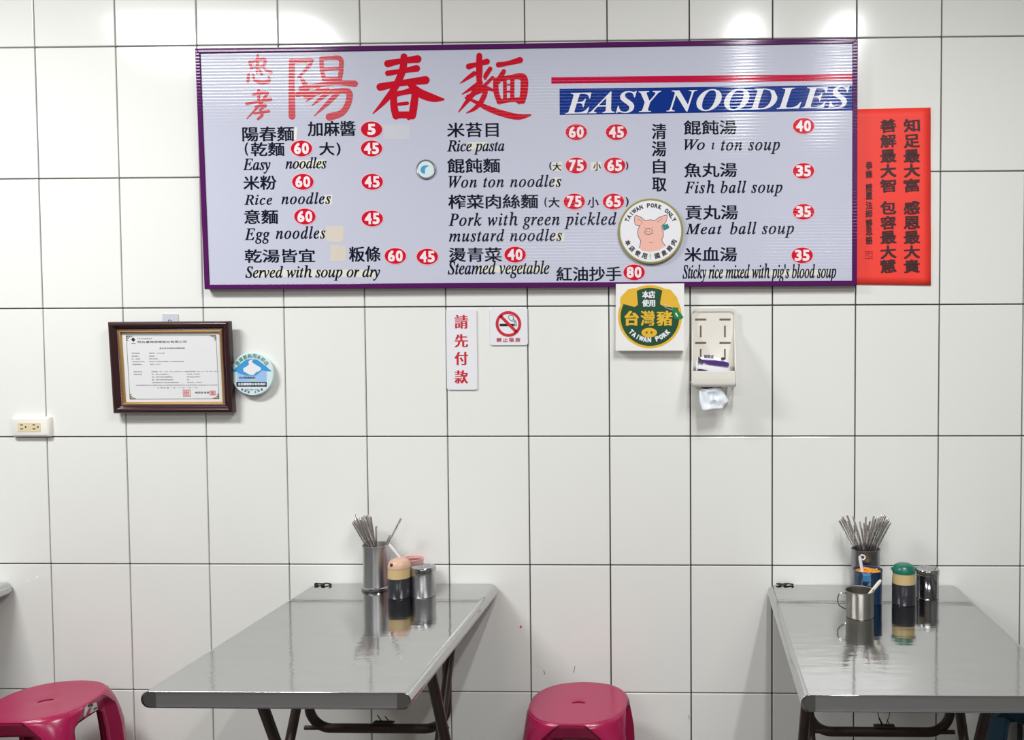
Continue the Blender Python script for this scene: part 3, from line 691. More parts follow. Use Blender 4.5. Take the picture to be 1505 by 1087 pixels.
mb.loops(L, smooth=False).build('backing_board', M_darkink, fr)
ix, iz = hx - .0345, hz - .0345
def cert_text(s, x0, x1, zc_, h, mm, bold=0.0):   # fractions of the paper
    vs, fs = text_raw(s, 2)
    xa = min(v.x for v in vs); xb = max(v.x for v in vs); ya = min(v.y for v in vs); yb = max(v.y for v in vs)
    mb = MB()
    for o_ in ((-bold, bold) if bold else (0,)):
        mb.add([FP(-ix + 2 * ix * (x0 + (x1 - x0) * (v.x - xa) / (xb - xa)) + o_, iz - 2 * iz * zc_ + ((v.y - ya) / (yb - ya) - .5) * h, -.0146) for v in vs], fs)
    return mb.build('printed_line', mm, paper)
cert_text('三井住友集團成員', .150, .305, .082, .0032, M_greyink)
cert_text('明台產物保險股份有限公司', .155, .655, .130, .0072, M_darkink, 0)
cert_text('產品責任保險投保證明書', .375, .635, .222, .0048, M_signblack, 0)
for s, x0, x1, z_ in (('保單號碼', .085, .170, .292), ('保險單：1234567號', .265, .425, .292), ('被保險人', .085, .168, .334), ('本餐飲店', .265, .322, .334), ('統一編號', .085, .172, .374), ('營利事業', .265, .352, .374),
                      ('營業處所地址', .088, .216, .414), ('臺北市中正區忠孝東路一段商店營業場所', .265, .618, .414), ('保險期間止', .088, .192, .454), ('壹年一日止', .270, .380, .454),
                      ('保險期間', .095, .180, .560), ('自民國一百一十年一月一日中午十二時起至民國一百一十一年一月一日止', .280, .965, .560),
                      ('保險金額', .095, .180, .598), ('每一個人身體傷亡', .280, .455, .598), ('新台幣一百萬元', .640, .775, .598), ('每一意外事故身體傷亡', .280, .500, .638), ('新台幣五百萬元', .640, .775, .638),
                      ('每一意外事故財物損失', .280, .500, .678), ('無', .643, .660, .678), ('保險期間內之最高賠償金額', .280, .552, .718), ('新台幣一千萬元', .640, .790, .718),
                      ('本證明書僅供參考保險內容仍以保險單所載條款為準如有變更應以批單為憑本公司負責', .110, .950, .758), ('中 華 民 國 一 百 一 十 年 一 月 一 日', .330, .740, .796)):
    cert_text(s, x0, x1, z_, .0034, M_greyink)
cert_text('總經理 簽章', .715, .860, .868, .0062, M_darkink)
def cquad(mb, x0, x1, z0, z1, d=-.0146):
    a, b, c_, e = [(-ix + 2 * ix * x, iz - 2 * iz * z) for x, z in ((x0, z0), (x1, z0), (x1, z1), (x0, z1))]
    mb.add([FP(*a, d), FP(*b, d), FP(*c_, d), FP(*e, d)], [(0, 1, 2, 3)])
for x0, x1, z0, z1 in ((.590, .668, .825, .925), (.865, .925, .840, .905)):
    mb = MB()
    w_ = .006
    cquad(mb, x0, x1, z0, z0 + w_ * 1.6); cquad(mb, x0, x1, z1 - w_ * 1.6, z1); cquad(mb, x0, x0 + w_, z0, z1); cquad(mb, x1 - w_, x1, z0, z1)
    for i in range(3):
        xx = x0 + (x1 - x0) * (i + 1) / 4; cquad(mb, xx - .003, xx + .004, z0 + .02, z1 - .02)
    for i in range(4):
        zz = z0 + (z1 - z0) * (i + 1) / 5; cquad(mb, x0 + .012, x1 - .012, zz - .003, zz + .004)
    mb.build('stamp', M_redstamp, paper)
mb = MB()
for x0, x1, z0, z1 in ((.05, .95, .035, .042), (.05, .95, .955, .962), (.040, .045, .05, .95), (.956, .961, .05, .95)): cquad(mb, x0, x1, z0, z1)
mb.build('border_rule', M_green_line, paper)
mb = MB()
for cx0, cz0, sx, sz in ((.04, .035, 1, 1), (.96, .035, -1, 1), (.04, .962, 1, -1), (.96, .962, -1, -1)):
    for dx, dz, w_, h_ in ((0, 0, .018, .022), (.02, .0, .04, .010), (.0, .024, .010, .05), (.025, .014, .018, .012), (.014, .03, .012, .018), (.05, .012, .012, .008), (.012, .065, .008, .014)):
        xa, xb = cx0 + sx * dx, cx0 + sx * (dx + w_); za, zb = cz0 + sz * dz, cz0 + sz * (dz + h_)
        cquad(mb, min(xa, xb), max(xa, xb), min(za, zb), max(za, zb), -.0145)
mb.build('corner_ornament', M_olive, paper)
mb = MB()
a = [(-ix + 2 * ix * x, iz - 2 * iz * z) for x, z in ((.09, .095), (.112, .062), (.134, .095), (.112, .128))]
mb.add([FP(*q, -.0146) for q in a], [(0, 1, 2, 3)]); cquad(mb, .092, .132, .148, .154); mb.build('company_mark', M_darkink, paper)
# adhesive hook that carries it
q0, q1 = P(238.8, 480, -.002), P(262, 461, -.002)
hk = thing('adhesive_hook', 'pale translucent adhesive hook above the framed certificate', 'hook', ((q0.x + q1.x) / 2, 0, q0.z - .03))
MB().plate(rrect(q0.x, q1.x, q0.z - .02, q1.z, .003), -.0018, -.0003).build('adhesive_pad', M_hook, hk)
p = P(250, 469.5, -.006)
MB().tube([(p.x - .006, -.0025, p.z - .012), (p.x - .005, -.007, p.z - .004), (p.x, -.009, p.z), (p.x + .005, -.007, p.z - .004), (p.x + .006, -.0025, p.z - .012)], .0012, 8).build('wire_hook', M_tin_bright, hk)

# ------------------------------------------------------------------ round blue magnet
u0, v0 = 370.3, 549.3; my = -.020; p = P(u0, v0, my); k = pxscale(u0, v0, my); R1 = 31.4 / k
mg = thing('round_wall_sign', 'round pale blue sign with a blue roof picture beside the certificate frame', 'sign', (p.x, 0, p.z - R1))
MB().lathe([(R1 * .5, 0), (R1 * .5, .010), (R1 * .97, .0105), (R1, .012), (R1, .0165), (R1 * .97, .0185)], (p.x, -.0008, p.z), 56, axis=(0, -1, 0)).build('disc', M_magbase, mg)
y_ = -.0196
zm = lambda pts: [(330 + a / 10.87, 500 + b / 10.87) for a, b in pts]
MB().plate(xz(zm([(205, 480), (670, 480), (672, 665), (205, 665)]), y_), y_, y_ + .0003).build('house_picture', M_maglight, mg)
MB().plate(xz(zm([(115, 497), (200, 420), (345, 305), (440, 292), (530, 312), (640, 395), (752, 492), (668, 492), (600, 478), (500, 560), (340, 562), (215, 520), (200, 497)]), y_ - .0003), y_ - .0003, y_).build('roof_picture', M_magblue, mg)
MB().plate(xz(zm([(380, 350), (400, 318), (465, 298), (432, 338), (470, 372), (585, 440), (575, 480), (505, 510), (470, 548), (425, 555), (385, 540), (300, 490), (300, 445), (355, 415), (395, 380)]), y_ - .0006), y_ - .0006, y_ - .0003).build('white_drop_picture', M_sign, mg)
MB().plate(xz(zm([(412, 630), (525, 630), (525, 655), (412, 655)]), y_ - .0003), y_ - .0003, y_).build('green_patch', M_maggreen, mg)
bnd = MB().plate(xz(zm([(190, 664), (672, 664), (672, 737), (190, 737)]), y_ - .0003), y_ - .0003, y_).build('navy_band', M_magnavy, mg)
mb = MB(); put_text(mb, '全民響應節水有你真好', 349.5, 562.3, 390.5, 566.2, y_ - .0006, bold=.3, res=2); mb.build('lettering', M_bwhite, bnd)
mb = MB(); arc_text(mb, '臺灣節約用水好店', u0, v0, 26.5, 143, 37, 6.4, y_, bold=.5); mb.build('lettering', M_magteal, mg)
mb = MB(); put_text(mb, '本店響應節約', 351, 553.2, 375, 556.4, y_ - .0003, bold=.2, res=2); mb.build('lettering', M_greyink, mg); mb = MB(); put_text(mb, '愛護水資源一起來', 360, 571.2, 380, 573.6, y_, res=2); mb.build('lettering', M_greyink, mg); mb = MB(); arc_text(mb, '經濟部 水利署', u0, v0, 27, 238, 302, 3.4, y_, bold=.2, bottom=True); mb.build('lettering', M_greyink, mg)

# ------------------------------------------------------------------ tissue dispenser
ds = thing('tissue_dispenser', 'cream plastic open tissue dispenser mounted on the wall under the board', 'tissue dispenser', (P(1048, 568).x, 0, P(1048, 568).z))
DY = -.092
a0, a1 = P(1017, 568, -.004), P(1079.5, 452.5, -.004)
f0, f1 = P(1017.5, 569, DY), P(1080.5, 545, DY)
zb_, zt = f0.z, P(1048, 452.5, -.012).z
xl, xr = a0.x, a1.x
zk = P(1048, 483.5, -.02).z
# back plate; slot holes are brown strips, their shade put into the colour
bpz = zb_ + .003
mb = MB(); mb.plate(rrect(xl, xr, bpz, zt, .008), -.005, -.0005); mb.build('back_plate', M_cream, ds, bevel=.001)
mb = MB()
lip = [Vector((x, y, z)) for x, y, z in ((xl + .001, -.005, zk), (xl + .001, -.014, zt - .012), (xl + .009, -.016, zt - .002), (xr - .009, -.016, zt - .002), (xr - .001, -.014, zt - .012), (xr - .001, -.005, zk))]
mb.tube(lip, .0016, 8).build('top_lip', M_cream, ds)
def side(x0, x1):
    pts = [(-.004, bpz), (-.004, zt - .010), (-.014, zt - .012), (-.016, zk), (-.050, zk - .045), (DY + .004, f1.z + .004), (DY, f1.z), (DY, zb_ + .012), (DY + .012, zb_)]
    mb = MB(); n = len(pts)
    mb.loops([[Vector((x0, y, z)) for y, z in pts], [Vector((x1, y, z)) for y, z in pts]], smooth=False)
    return mb.build('side_wall', M_cream, ds, bevel=.0006)
side(xl, xl + .0022); side(xr - .0022, xr)
mb = MB(); L = []
for x in (f0.x + .0005, f1.x - .0005):
    pts = [(DY + .003, f1.z), (DY, f1.z - .001), (DY, f1.z - .014)] + [(DY + .012 - .012 * math.cos(t), zb_ + .014 - .014 * math.sin(t)) for t in [math.radians(q) for q in (10, 30, 50, 70, 90)]] + [(-.050, zb_)] + [(-.050, zb_ + .003), (DY + .014, zb_ + .003), (DY + .004, zb_ + .014), (DY + .003, f1.z - .01)]
    L.append([Vector((x, y, z)) for y, z in pts])
mb.loops(L, smooth=True).build('front_tray', M_cream, ds, angle=50)
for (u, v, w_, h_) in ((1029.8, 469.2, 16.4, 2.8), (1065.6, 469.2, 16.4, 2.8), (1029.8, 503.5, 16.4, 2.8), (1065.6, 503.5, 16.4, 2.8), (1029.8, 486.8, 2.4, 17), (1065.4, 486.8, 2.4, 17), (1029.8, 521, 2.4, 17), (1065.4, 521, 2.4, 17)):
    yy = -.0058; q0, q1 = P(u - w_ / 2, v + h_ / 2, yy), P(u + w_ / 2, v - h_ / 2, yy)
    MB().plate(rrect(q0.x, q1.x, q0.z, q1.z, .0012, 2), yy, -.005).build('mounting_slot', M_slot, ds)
p = P(1014.8, 562, -.03); MB().lathe([(.0035, 0), (.0035, .006)], (p.x, -.03, p.z), 14, axis=(1, 0, 0)).build('hinge_pin', M_cream, ds)
# tissue pack
tp = thing('tissue_pack', 'white and purple soft tissue pack lying inside the dispenser', 'tissue pack', (P(1048, 545).x, -.05, zb_ + .004))
q = P(1047.5, 533, -.066)
def pk(x, y, z): return Vector((q.x + x, y, q.z + z))
mb = MB(); L = []; n = 10
for i in range(n + 1):
    s_ = -1 + 2 * i / n; x = s_ * .050; thk = 1 - .35 * abs(s_) ** 4
    z0 = -s_ * .003
    L.append([pk(x, -.046 + .034 * math.cos(t) * (.75 + .25 * thk), z0 - .018 + .036 * thk * math.copysign(abs(math.sin(t)) ** .7, math.sin(t)) + .0015 * math.sin(7 * x / .01 + 2 * t)) for t in [2 * math.pi * j / 20 for j in range(20)]])
pack = mb.loops(L).build('pack_body', M_film, tp, angle=80)
def onpack(pts, yy): return xz([(1000 + a / 10.87, 520 + b / 10.87) for a, b in pts], yy)
MB().plate(onpack([(345, 92), (430, 100), (560, 100), (700, 122), (775, 140), (775, 190), (720, 198), (560, 178), (420, 155)], -.083), -.083, -.079).build('violet_band', M_violet, pack)
MB().plate(onpack([(285, 40), (312, 60), (350, 95), (378, 122), (330, 118), (282, 105)], -.083), -.083, -.079).build('grey_corner', M_packgrey, pack)
MB().plate(onpack([(275, 236), (340, 238), (430, 262), (425, 270), (275, 270)], -.084), -.084, -.080).build('grey_corner', M_packgrey, pack)
mb = MB(); put_text(mb, '抽取式', 1034.5, 521.2, 1049, 526.5, -.0834, bold=.5, rot=-.08, res=2); put_text(mb, '衛生紙', 1026, 530, 1034, 534.5, -.0834, bold=.4, res=2); mb.build('lettering', M_packgrey, pack)
MB().plate(xz([(1059.5, 526), (1062, 524.6), (1065.5, 525.5), (1066.5, 528), (1063, 529.5), (1060, 528.5)], -.083), -.083, -.080).build('round_mark', M_packgrey, pack)
# hanging tissue
mb = MB(); poly = [(1027.8, 571), (1037, 571.5), (1050, 569.5), (1059, 570), (1066, 580), (1071.5, 588.5), (1065, 594), (1062.5, 600), (1050, 601.5), (1040, 603.3), (1030.5, 603), (1028, 590)]
cx0 = sum(a for a, b in poly) / len(poly); cz0 = sum(b for a, b in poly) / len(poly)
ty_ = -.072; vs = []; rings = 5
for r_ in range(rings + 1):
    s_ = r_ / rings
    for i, (a, b) in enumerate(poly):
        u, v = cx0 + (a - cx0) * s_, cz0 + (b - cz0) * s_
        yy = ty_ + .006 * math.sin(u * .55 + v * .12) * (.4 + s_ * .6) + .003 * math.sin(v * .5)
        w_ = P(u, v, ty_); vs.append((w_.x, yy, w_.z))
n = len(poly); fs = []
for r_ in range(rings):
    for i in range(n):
        j = (i + 1) % n; fs.append((r_ * n + i, r_ * n + j, (r_ + 1) * n + j, (r_ + 1) * n + i))
tt = MB().add(vs, fs, True)
tis = tt.build('hanging_tissue', M_tissue, None, loc=tuple(P(1048, 571, ty_)), angle=180, solid=.0006)
tag(tis, 'crumpled white tissue hanging out of the dispenser bottom', 'tissue')
MB().plate(xz([(1028, 567), (1062, 567), (1060, 570), (1052, 573.5), (1040, 572), (1031, 570)], -.068), -.068, -.060).build('pack_opening', M_violet, tp)

# ------------------------------------------------------------------ tables
TZ = PZ(600, 857.0, 0.75)
ZT = P(600, 857.2, -.006).z       # table height from its back edge on the wall
TH = .037
def stadium(x0, x1, z0, z1, n=9):
    r = (z1 - z0) / 2; zc_ = (z0 + z1) / 2; out = []
    for k in range(n + 1):
        t = math.radians(-90 + 180 * k / n); out.append((x1 - r + r * math.cos(t), zc_ + r * math.sin(t)))
    for k in range(n + 1):
        t = math.radians(90 + 180 * k / n); out.append((x0 + r + r * math.cos(t), zc_ + r * math.sin(t)))
    return out
def make_table(x0, x1, yf, label, braces=True):
    t = thing('folding_table', label, 'table', ((x0 + x1) / 2, yf / 2, 0))
    yb = -.004
    def ring_(y, s=0.0, sh=0.0): return [Vector((x, y, z)) for x, z in stadium(x0 + s + sh, x1 - s - sh, ZT - TH + s, ZT - s)]
    L = [ring_(yf + .004, .0022), ring_(yf + .0004, .0018), ring_(yf, .0008), ring_(yf + .0008, 0), ring_(yf * .5), ring_(yb - .022), ring_(yb - .010, 0, .002), ring_(yb - .003, 0, .007), ring_(yb, .001, .014)]
    tt_ = MB().loops(L).build('tabletop', M_steel, t, angle=50)
    wn = tt_.modifiers.new('weighted', 'WEIGHTED_NORMAL'); wn.keep_sharp = True
    zt_ = ZT - TH / 2; rr_ = TH / 2 - .0024
    MB().plate([(x0 + .030, ZT - TH + .0026), (x1 - .030, ZT - TH + .0026), (x1 - .030, ZT - .0026), (x0 + .030, ZT - .0026)], yf + .0022, yf + .006).build('end_plate', M_steel_end, t)
    for s_, xx in ((-1, x0 + .0205), (1, x1 - .0205)):
        pts = [(xx + s_ * rr_ * math.cos(a) if abs(a) <= math.pi / 2 else xx, zt_ + rr_ * math.sin(a)) for a in [math.radians(-90 + 15 * q) for q in range(13)]]
        pts = [(xx - s_ * .0105, zt_ - rr_)] + pts + [(xx - s_ * .0105, zt_ + rr_)]
        MB().plate(pts, yf + .0012, yf + .005).build('shaded_rolled_end', M_steel_cap_shaded, t)  # D-shaped curl end, its shadow given by the darker steel
    # crossed tube legs
    zu = ZT - TH + .002
    xm = (x0 + x1) / 2; hw1 = (x1 - x0) / 2 - .062; hw2 = (x1 - x0) / 2 - .088
    ytop1, ybot1, ytop2, ybot2 = -.50, -.155, -.17, -.56
    for hw, ya, yb_, r_ in ((hw1, ytop1, ybot1, .0140), (hw2, ytop2, ybot2, .0130)):
        for s_ in (-1, 1):
            x = xm + s_ * hw
            lg = MB().tube([(x, ya, zu), (x, yb_, .012)], r_, 16).build('leg', M_legs, t)
            MB().lathe([(r_ + .003, 0), (r_ + .003, .02), (r_ + .001, .024)], (x, yb_, 0), 16).build('rubber_foot', M_black, lg)
        MB().tube([(xm - hw, yb_ + (ya - yb_) * .18, .13), (xm + hw, yb_ + (ya - yb_) * .18, .13)], r_ * .8, 12).build('lower_rung', M_legs, t)
    # straight rung and U-shaped brace of the rear frame
    zr = P(560, 1069.5, -.25).z; zq = P(560, 1069.5, -.236).z
    MB().tube([(xm - hw2, -.25, zr), (xm + hw2, -.25, zr)], .0062, 10).build('rung', M_rust, t)
    R = .062; pts = []
    xa, xb = xm - hw2 + .008, xm + hw2 - .008
    pts.append((xa, -.225, zu)); pts.append((xa, -.235, zr + R + .0))
    for q in range(1, 9):
        a = math.radians(180 + 90 * q / 9); pts.append((xa + R + R * math.cos(a), -.238, zq + R + R * math.sin(a)))
    pts.append((xa + R, -.238, zq)); pts.append((xb - R, -.238, zq))
    for q in range(1, 9):
        a = math.radians(270 + 90 * q / 9); pts.append((xb - R + R * math.cos(a), -.238, zq + R + R * math.sin(a)))
    pts.append((xb, -.235, zr + R)); pts.append((xb, -.225, zu))
    MB().tube(pts, .0130, 14).build('curved_brace', M_legs, t)
    # rusty clip and spring on the brace
    xc = xm + .015; zc_ = zq + .0125
    MB().box(xc - .030, xc + .028, -.246, -.226, zc_, zc_ + .005).build('spring_clip', M_rust, t, bevel=.001)
    mb = MB()
    for k_, (dx, hgt) in enumerate(((-.012, .020), (.010, .016))):
        mb.tube([(xc + dx + .005 * math.cos(a), -.236 + .002 * math.cos(a), zc_ + .006 + hgt * .5 * (1 - math.cos(a)) * (1 if a < 6.4 else 1) + 0) for a in [2 * math.pi * q / 14 for q in range(15)]], .0014, 6)
    mb.tube([(xc - .024 + .004 * i, -.236, zc_ + .006 + .003 * (i % 2)) for i in range(13)], .0016, 6)
    mb.build('spring_wire', M_black, t)
    if braces:
        mb = MB()
        for dx in (-.014, .010):
            mb.tube([(xc + dx * 1.6, -.236, zu), (xc + dx * 1.7, -.236, zc_ + .07), (xc + dx * 1.2, -.236, zc_ + .03), (xc + dx * .3, -.236, zc_ + .006)], .0011, 6)
        mb.build('hanging_wire', M_black, t)
    return t
tf = PZ(400, 1016.3, ZT)
xl1, xr1 = PZ(207.5, 1027, ZT - TH / 2).x, PZ(607, 1027, ZT - TH / 2).x
yf1 = tf.y
T1 = make_table(xl1, xr1, yf1, 'steel-topped folding table left of centre with pink cup and chopstick tin', False)
yf2 = PZ(1350, 1021.6, ZT).y
xl2 = P(1176.8, 1034, yf2).x
wt = xr1 - xl1
T2 = make_table(xl2, xl2 + wt, yf2, 'steel-topped folding table at the right with mug and blue cup')
xr3 = P(19.0, 866, -.012).x
T3 = make_table(xr3 - wt, xr3, yf1, 'steel-topped table cut off at the left photo edge', False)

# ------------------------------------------------------------------ tableware
zt0 = ZT + .0006
def base(u, v): p = PZ(u, v, ZT); return (p.x, p.y, zt0)
def canister(c, R, H, label, flange=True, mm=None):
    t = thing('chopstick_canister', label, 'canister', c)
    mm = mm or M_tin
    pr = [(R * .96, .001), (R, .003), (R, .014), (R, H - .004), (R + .0018, H - .003), (R + .0018, H), (R - .0005, H + .0005), (R - .0016, H - .002), (R - .002, .004), (0, .004)]
    MB().lathe([(0, 0)] + pr, c, 48).build('body', mm, t)
    if flange: MB().lathe([(R * .9, 0), (R + .0045, 0), (R + .006, .003), (R + .005, .007), (R + .0005, .010)], c, 48, cap0=True, cap1=False).build('foot_ring', M_tin_bright, t)
    return t
cL = base(554.0, 864.0); cL = (cL[0], min(cL[1], -.052), cL[2])
kL = FPX / (cL[1] - CAM.y)
RL = 19.2 / kL
HL = P(554, 799.8, cL[1]).z - zt0
canister(cL, RL, HL, 'tall steel canister full of chopsticks on the left table')
cR = base(1272.0, 869.0)
kR = FPX / (cR[1] - CAM.y); RR_ = 20.6 / kR; HR = P(1271, 805.5, cR[1]).z - zt0
canister(cR, RR_, HR, 'tall steel canister bristling with chopsticks behind the blue cup', True, mat('dull_tin', rgb(150, 150, 152), rough=.3, metal=1.0, var=.06))

# chopsticks: one mesh, many objects
LEN = .220
mbs = MB(); mbs.lathe([(0.0006, 0), (.0015, .001), (.0029, LEN - .03), (.0031, LEN - .002), (.0026, LEN)], (0, 0, 0), 10)
proto = mbs.build('chopstick', M_chop, loc=(0, 0, 0)); cmesh = proto.data; bpy.data.objects.remove(proto)
def stick(base_pt, tip, label, group, scale=1.0):
    o = bpy.data.objects.new('chopstick', cmesh); C.objects.link(o)
    d = Vector(tip) - Vector(base_pt)
    o.location = base_pt; o.rotation_mode = 'QUATERNION'; o.rotation_quaternion = Vector((0, 0, 1)).rotation_difference(d)
    o.scale = (1, 1, d.length / LEN)
    tag(o, label, 'chopstick', group)
    return o
def sticks(c, R, H, tips, labels, group, rs):
    r = random.Random(rs); k = FPX / (c[1] - CAM.y)
    for (u, v, dy), lab in zip(tips, labels):
        tip = P(u, v, c[1] + dy)
        side_ = 1 if tip.x < c[0] else -1
        lean = abs(tip.x - c[0])
        bx = c[0] + side_ * min(R * .78, lean * 1.1 + .002) * r.uniform(.75, 1.0); by_ = c[1] - dy * .6 + r.uniform(-.006, .006)
        b = Vector((bx, by_, c[2] + .006))
        # keep the stick inside the mouth of the canister
        for _ in range(40):
            t = (H - .006) / (tip.z - b.z); m_ = b.lerp(tip, t); dd = Vector((m_.x - c[0], m_.y - c[1]))
            if dd.length < R * .90: break
            b.x -= (m_.x - c[0]) * .2; b.y -= (m_.y - c[1]) * .2
            ob = Vector((b.x - c[0], b.y - c[1]))
            if ob.length > R * .88: ob = ob.normalized() * R * .88; b.x, b.y = c[0] + ob.x, c[1] + ob.y
            tip.x += (c[0] - m_.x) * .03
        stick(b, tip, lab, group)
gl = 'steel chopsticks in the left canister'
labL = 'thin steel chopstick in the bundle leaning left in the left table canister'
tipsL = [(517.5, 767, 0), (519.5, 764.5, -.012), (522, 762.5, .010), (524, 761, -.016), (526, 760.5, .002), (529, 760, .014), (531, 759.5, -.010), (533.5, 758, 0), (536, 756.8, .012), (538, 757.5, -.014), (541, 756, .004), (543, 757, .012), (545, 759, -.006), (523, 755.5, .018), (530, 763, -.022), (536, 764, -.02), (521, 766, -.02)]
sticks(cL, RL, HL, tipsL, [labL] * len(tipsL), gl, 5)
sticks(cL, RL, HL, [(553.2, 773, -.018), (592.3, 761.5, .0), (573.5, 785.5, .016)],
       ['upright steel chopstick alone at the front of the left canister', 'lone steel chopstick leaning far right from the left canister', 'short steel chopstick stub leaning right inside the left canister'], gl, 6)
grp = 'steel chopsticks in the right canister'
lA = 'thin steel chopstick fanning out to the left in the right table canister'
lB = 'thin steel chopstick standing in the sparse middle of the right table canister'
lC = 'thin steel chopstick in the dense sheaf leaning right in the right table canister'
tA = [(1233.5, 764.5, 0), (1236.5, 762, .01), (1239, 760.5, -.012), (1241, 763, -.02), (1245, 757, .004), (1246, 765, -.01), (1253, 757.5, .016), (1238, 758.5, .015)]
tB = [(1263.5, 765.5, .018), (1272.5, 759, .002), (1270, 768, -.01), (1274.5, 771, -.018), (1255.5, 771.5, -.014), (1278.5, 765.5, -.022), (1266, 775, 0)]
tC = [(1284.5, 757.5, .004), (1287, 762, -.016), (1290, 758.8, .010), (1292, 761.5, -.01), (1295, 758, 0), (1297, 756.5, .014), (1300, 754.5, .006), (1301.5, 758, -.012), (1303, 762, .0), (1305.5, 760.8, .01), (1309, 767, -.004), (1299.5, 765, -.02), (1294, 766, -.02), (1289, 767.5, -.024), (1306.5, 764, -.014)]
sticks(cR, RR_, HR, tA, [lA] * len(tA), grp, 1)
sticks(cR, RR_, HR, tB, [lB] * len(tB), grp, 2)
sticks(cR, RR_, HR, tC, [lC] * len(tC), grp, 3)

def cup(name, label, c, R, H, mm, mi, fill, taper=.9, lip=.0015):
    t = thing(name, label, 'cup', c)
    pr = [(0, 0), (R * taper - .002, 0), (R * taper, .003), (R, H - .003), (R + lip, H - .001), (R + lip * .6, H + .0006), (R - .0022, H - .001), (R * taper - .0026, .004), (0, .004)]
    MB().lathe(pr, c, 44).build('body', mm, t)
    zf = c[2] + H * fill; rf = R * (taper + (1 - taper) * fill) - .0029
    mb = MB(); L = [[Vector((c[0] + rf * s_ * math.cos(a), c[1] + rf * s_ * math.sin(a), zf + (.0022 * math.sin(5 * a + s_ * 9) * (1 - s_) if s_ < 1 else 0))) for a in [2 * math.pi * i / 32 for i in range(32)]] for s_ in (1, .8, .6, .4, .2, .05)]
    mb.loops(L, cap0=False).build('contents', mi, t)
    return t
def soy(c, R, H, label, lidm, u, spout=True):
    t = thing('sauce_bottle', label, 'sauce bottle', c)
    h1 = H * .52; h2 = H * .78
    MB().lathe([(0, 0), (R * .94, 0), (R, .003), (R * 1.0, h1)], c, 40, cap1=True).build('sauce_filled_base', M_soy, t)
    MB().lathe([(R * .995, h1 + .0002), (R * .985, h1 + .012), (R * .93, h2)], c, 40).build('clear_upper_body', M_amber, t)
    lid = MB().lathe([(R * .97, h2), (R * .98, h2 + .004), (R * .93, h2 + .010), (R * .82, H - .006), (R * .6, H - .0015), (R * .3, H), (0, H)], c, 40).build('lid', lidm, t)
    if spout:
        a = Vector((-.45, -1, 0)).normalized()
        pc = Vector(c) + a * (R * .90) + Vector((0, 0, h2 + .0125))
        MB().lathe([(.0042, 0), (.0046, .003), (.003, .0036), (0, .003)], pc - a * .001, 16, axis=tuple(a + Vector((0, 0, .25)))).build('spout_hole', M_redhole, lid)
    else:
        for s_ in (-1, 1):
            pc = Vector(c) + Vector((s_ * R * .93, 0, h2 + .010))
            MB().lathe([(.004, -.003), (.005, 0), (.004, .005)], pc, 14, axis=(s_, 0, .2)).build('lid_lug', lidm, lid)
    return t
def shaker(c, R, H, label, mm, top_holes=True):
    t = thing('spice_shaker', label, 'shaker', c)
    MB().lathe([(0, 0), (R * .97, 0), (R, .002), (R, H - .020), (R * 1.0, H - .0185)], c, 44).build('body', mm, t)
    lid = MB().lathe([(R * .98, H - .0185), (R * 1.03, H - .018), (R * 1.03, H - .0155), (R * 1.0, H - .0145), (R * 1.0, H - .012), (R * 1.03, H - .011), (R * 1.03, H - .004), (R * .97, H - .0006), (R * .85, H), (0, H + .0008)], c, 44).build('lid', M_tin_bright, t)
    mb = MB()
    for i in range(8):
        a = 2 * math.pi * i / 8
        mb.lathe([(.0012, 0), (.0012, .0004)], (c[0] + R * .45 * math.cos(a), c[1] + R * .45 * math.sin(a), c[2] + H + .0004), 8)
    mb.build('shaker_holes', M_hole, lid)
    return t
def at(c, du=0): return FPX / (c[1] - CAM.y)
# left table group
c = base(587.5, 876.5); soy(c, 17.0 / at(c), P(587, 820.5, c[1]).z - zt0, 'soy sauce bottle with pinkish lid and red spout on the left table', M_pinklid, 587)
c = base(623.0, 874.5); shaker(c, 17.4 / at(c), P(623, 831.5, c[1]).z - zt0, 'satin steel spice shaker beside the pink-lidded bottle', M_tin)
c = base(606.0, 865.0); c = (c[0], min(c[1], -.060), c[2]); cpk = c; Rp = 17.0 / at(c); Hp = P(606, 819.5, c[1]).z - zt0
cup('condiment_cup', 'pale pink plastic cup of red chili sauce behind the shaker', c, Rp, Hp, M_pinkcup, M_sauce, .90)
b_ = Vector((cpk[0] + .004, cpk[1] - .01, zt0 + .050)); e_ = P(571.5, 799, cpk[1] - .012)
def spoon_shape(b_, e_, w0, w1, th, mm, name, label, bowl=True, hook=False):
    b_, e_ = Vector(b_), Vector(e_); d = (e_ - b_); L_ = d.length; d.normalize()
    sx = d.cross(Vector((0, -1, 0))).normalized(); ny = d.cross(sx).normalized()
    t = thing(name, label, 'spoon', tuple(b_))
    mb = MB(); L = []
    for i in range(13):
        s_ = i / 12; w = w0 + (w1 - w0) * s_; 
        if i == 12: w *= .6
        c0 = b_ + d * L_ * s_
        L.append([c0 + sx * w * .5 * math.cos(a) + ny * th * .5 * math.sin(a) for a in [2 * math.pi * j / 10 for j in range(10)]])
    mb.loops(L).build('handle', mm, t, angle=60)
    if bowl:
        mb = MB(); mb.lathe([(.0, -.006), (.007, -.004), (.010, 0), (.0085, 0), (.006, -.003), (0, -.0045)], b_ + d * -.004, 20, axis=tuple(-ny)); mb.build('bowl', mm, t)
    if hook:
        mb = MB(); pts = [e_ - d * .004 + sx * 0]
        for j in range(9):
            a = math.radians(-90 + 200 * j / 8)
            pts.append(e_ + sx * hook * (.006 + .009 * math.cos(a)) * 1.0 - d * (.006 - .007 * (math.sin(a))))
        mb.tube(pts, .0020, 8).build('handle_loop', mm, t)
    return t
spoon_shape(b_, e_, .006, .0085, .003, M_white_pl, 'plastic_spoon', 'white plastic spoon handle leaning out of the pink cup')
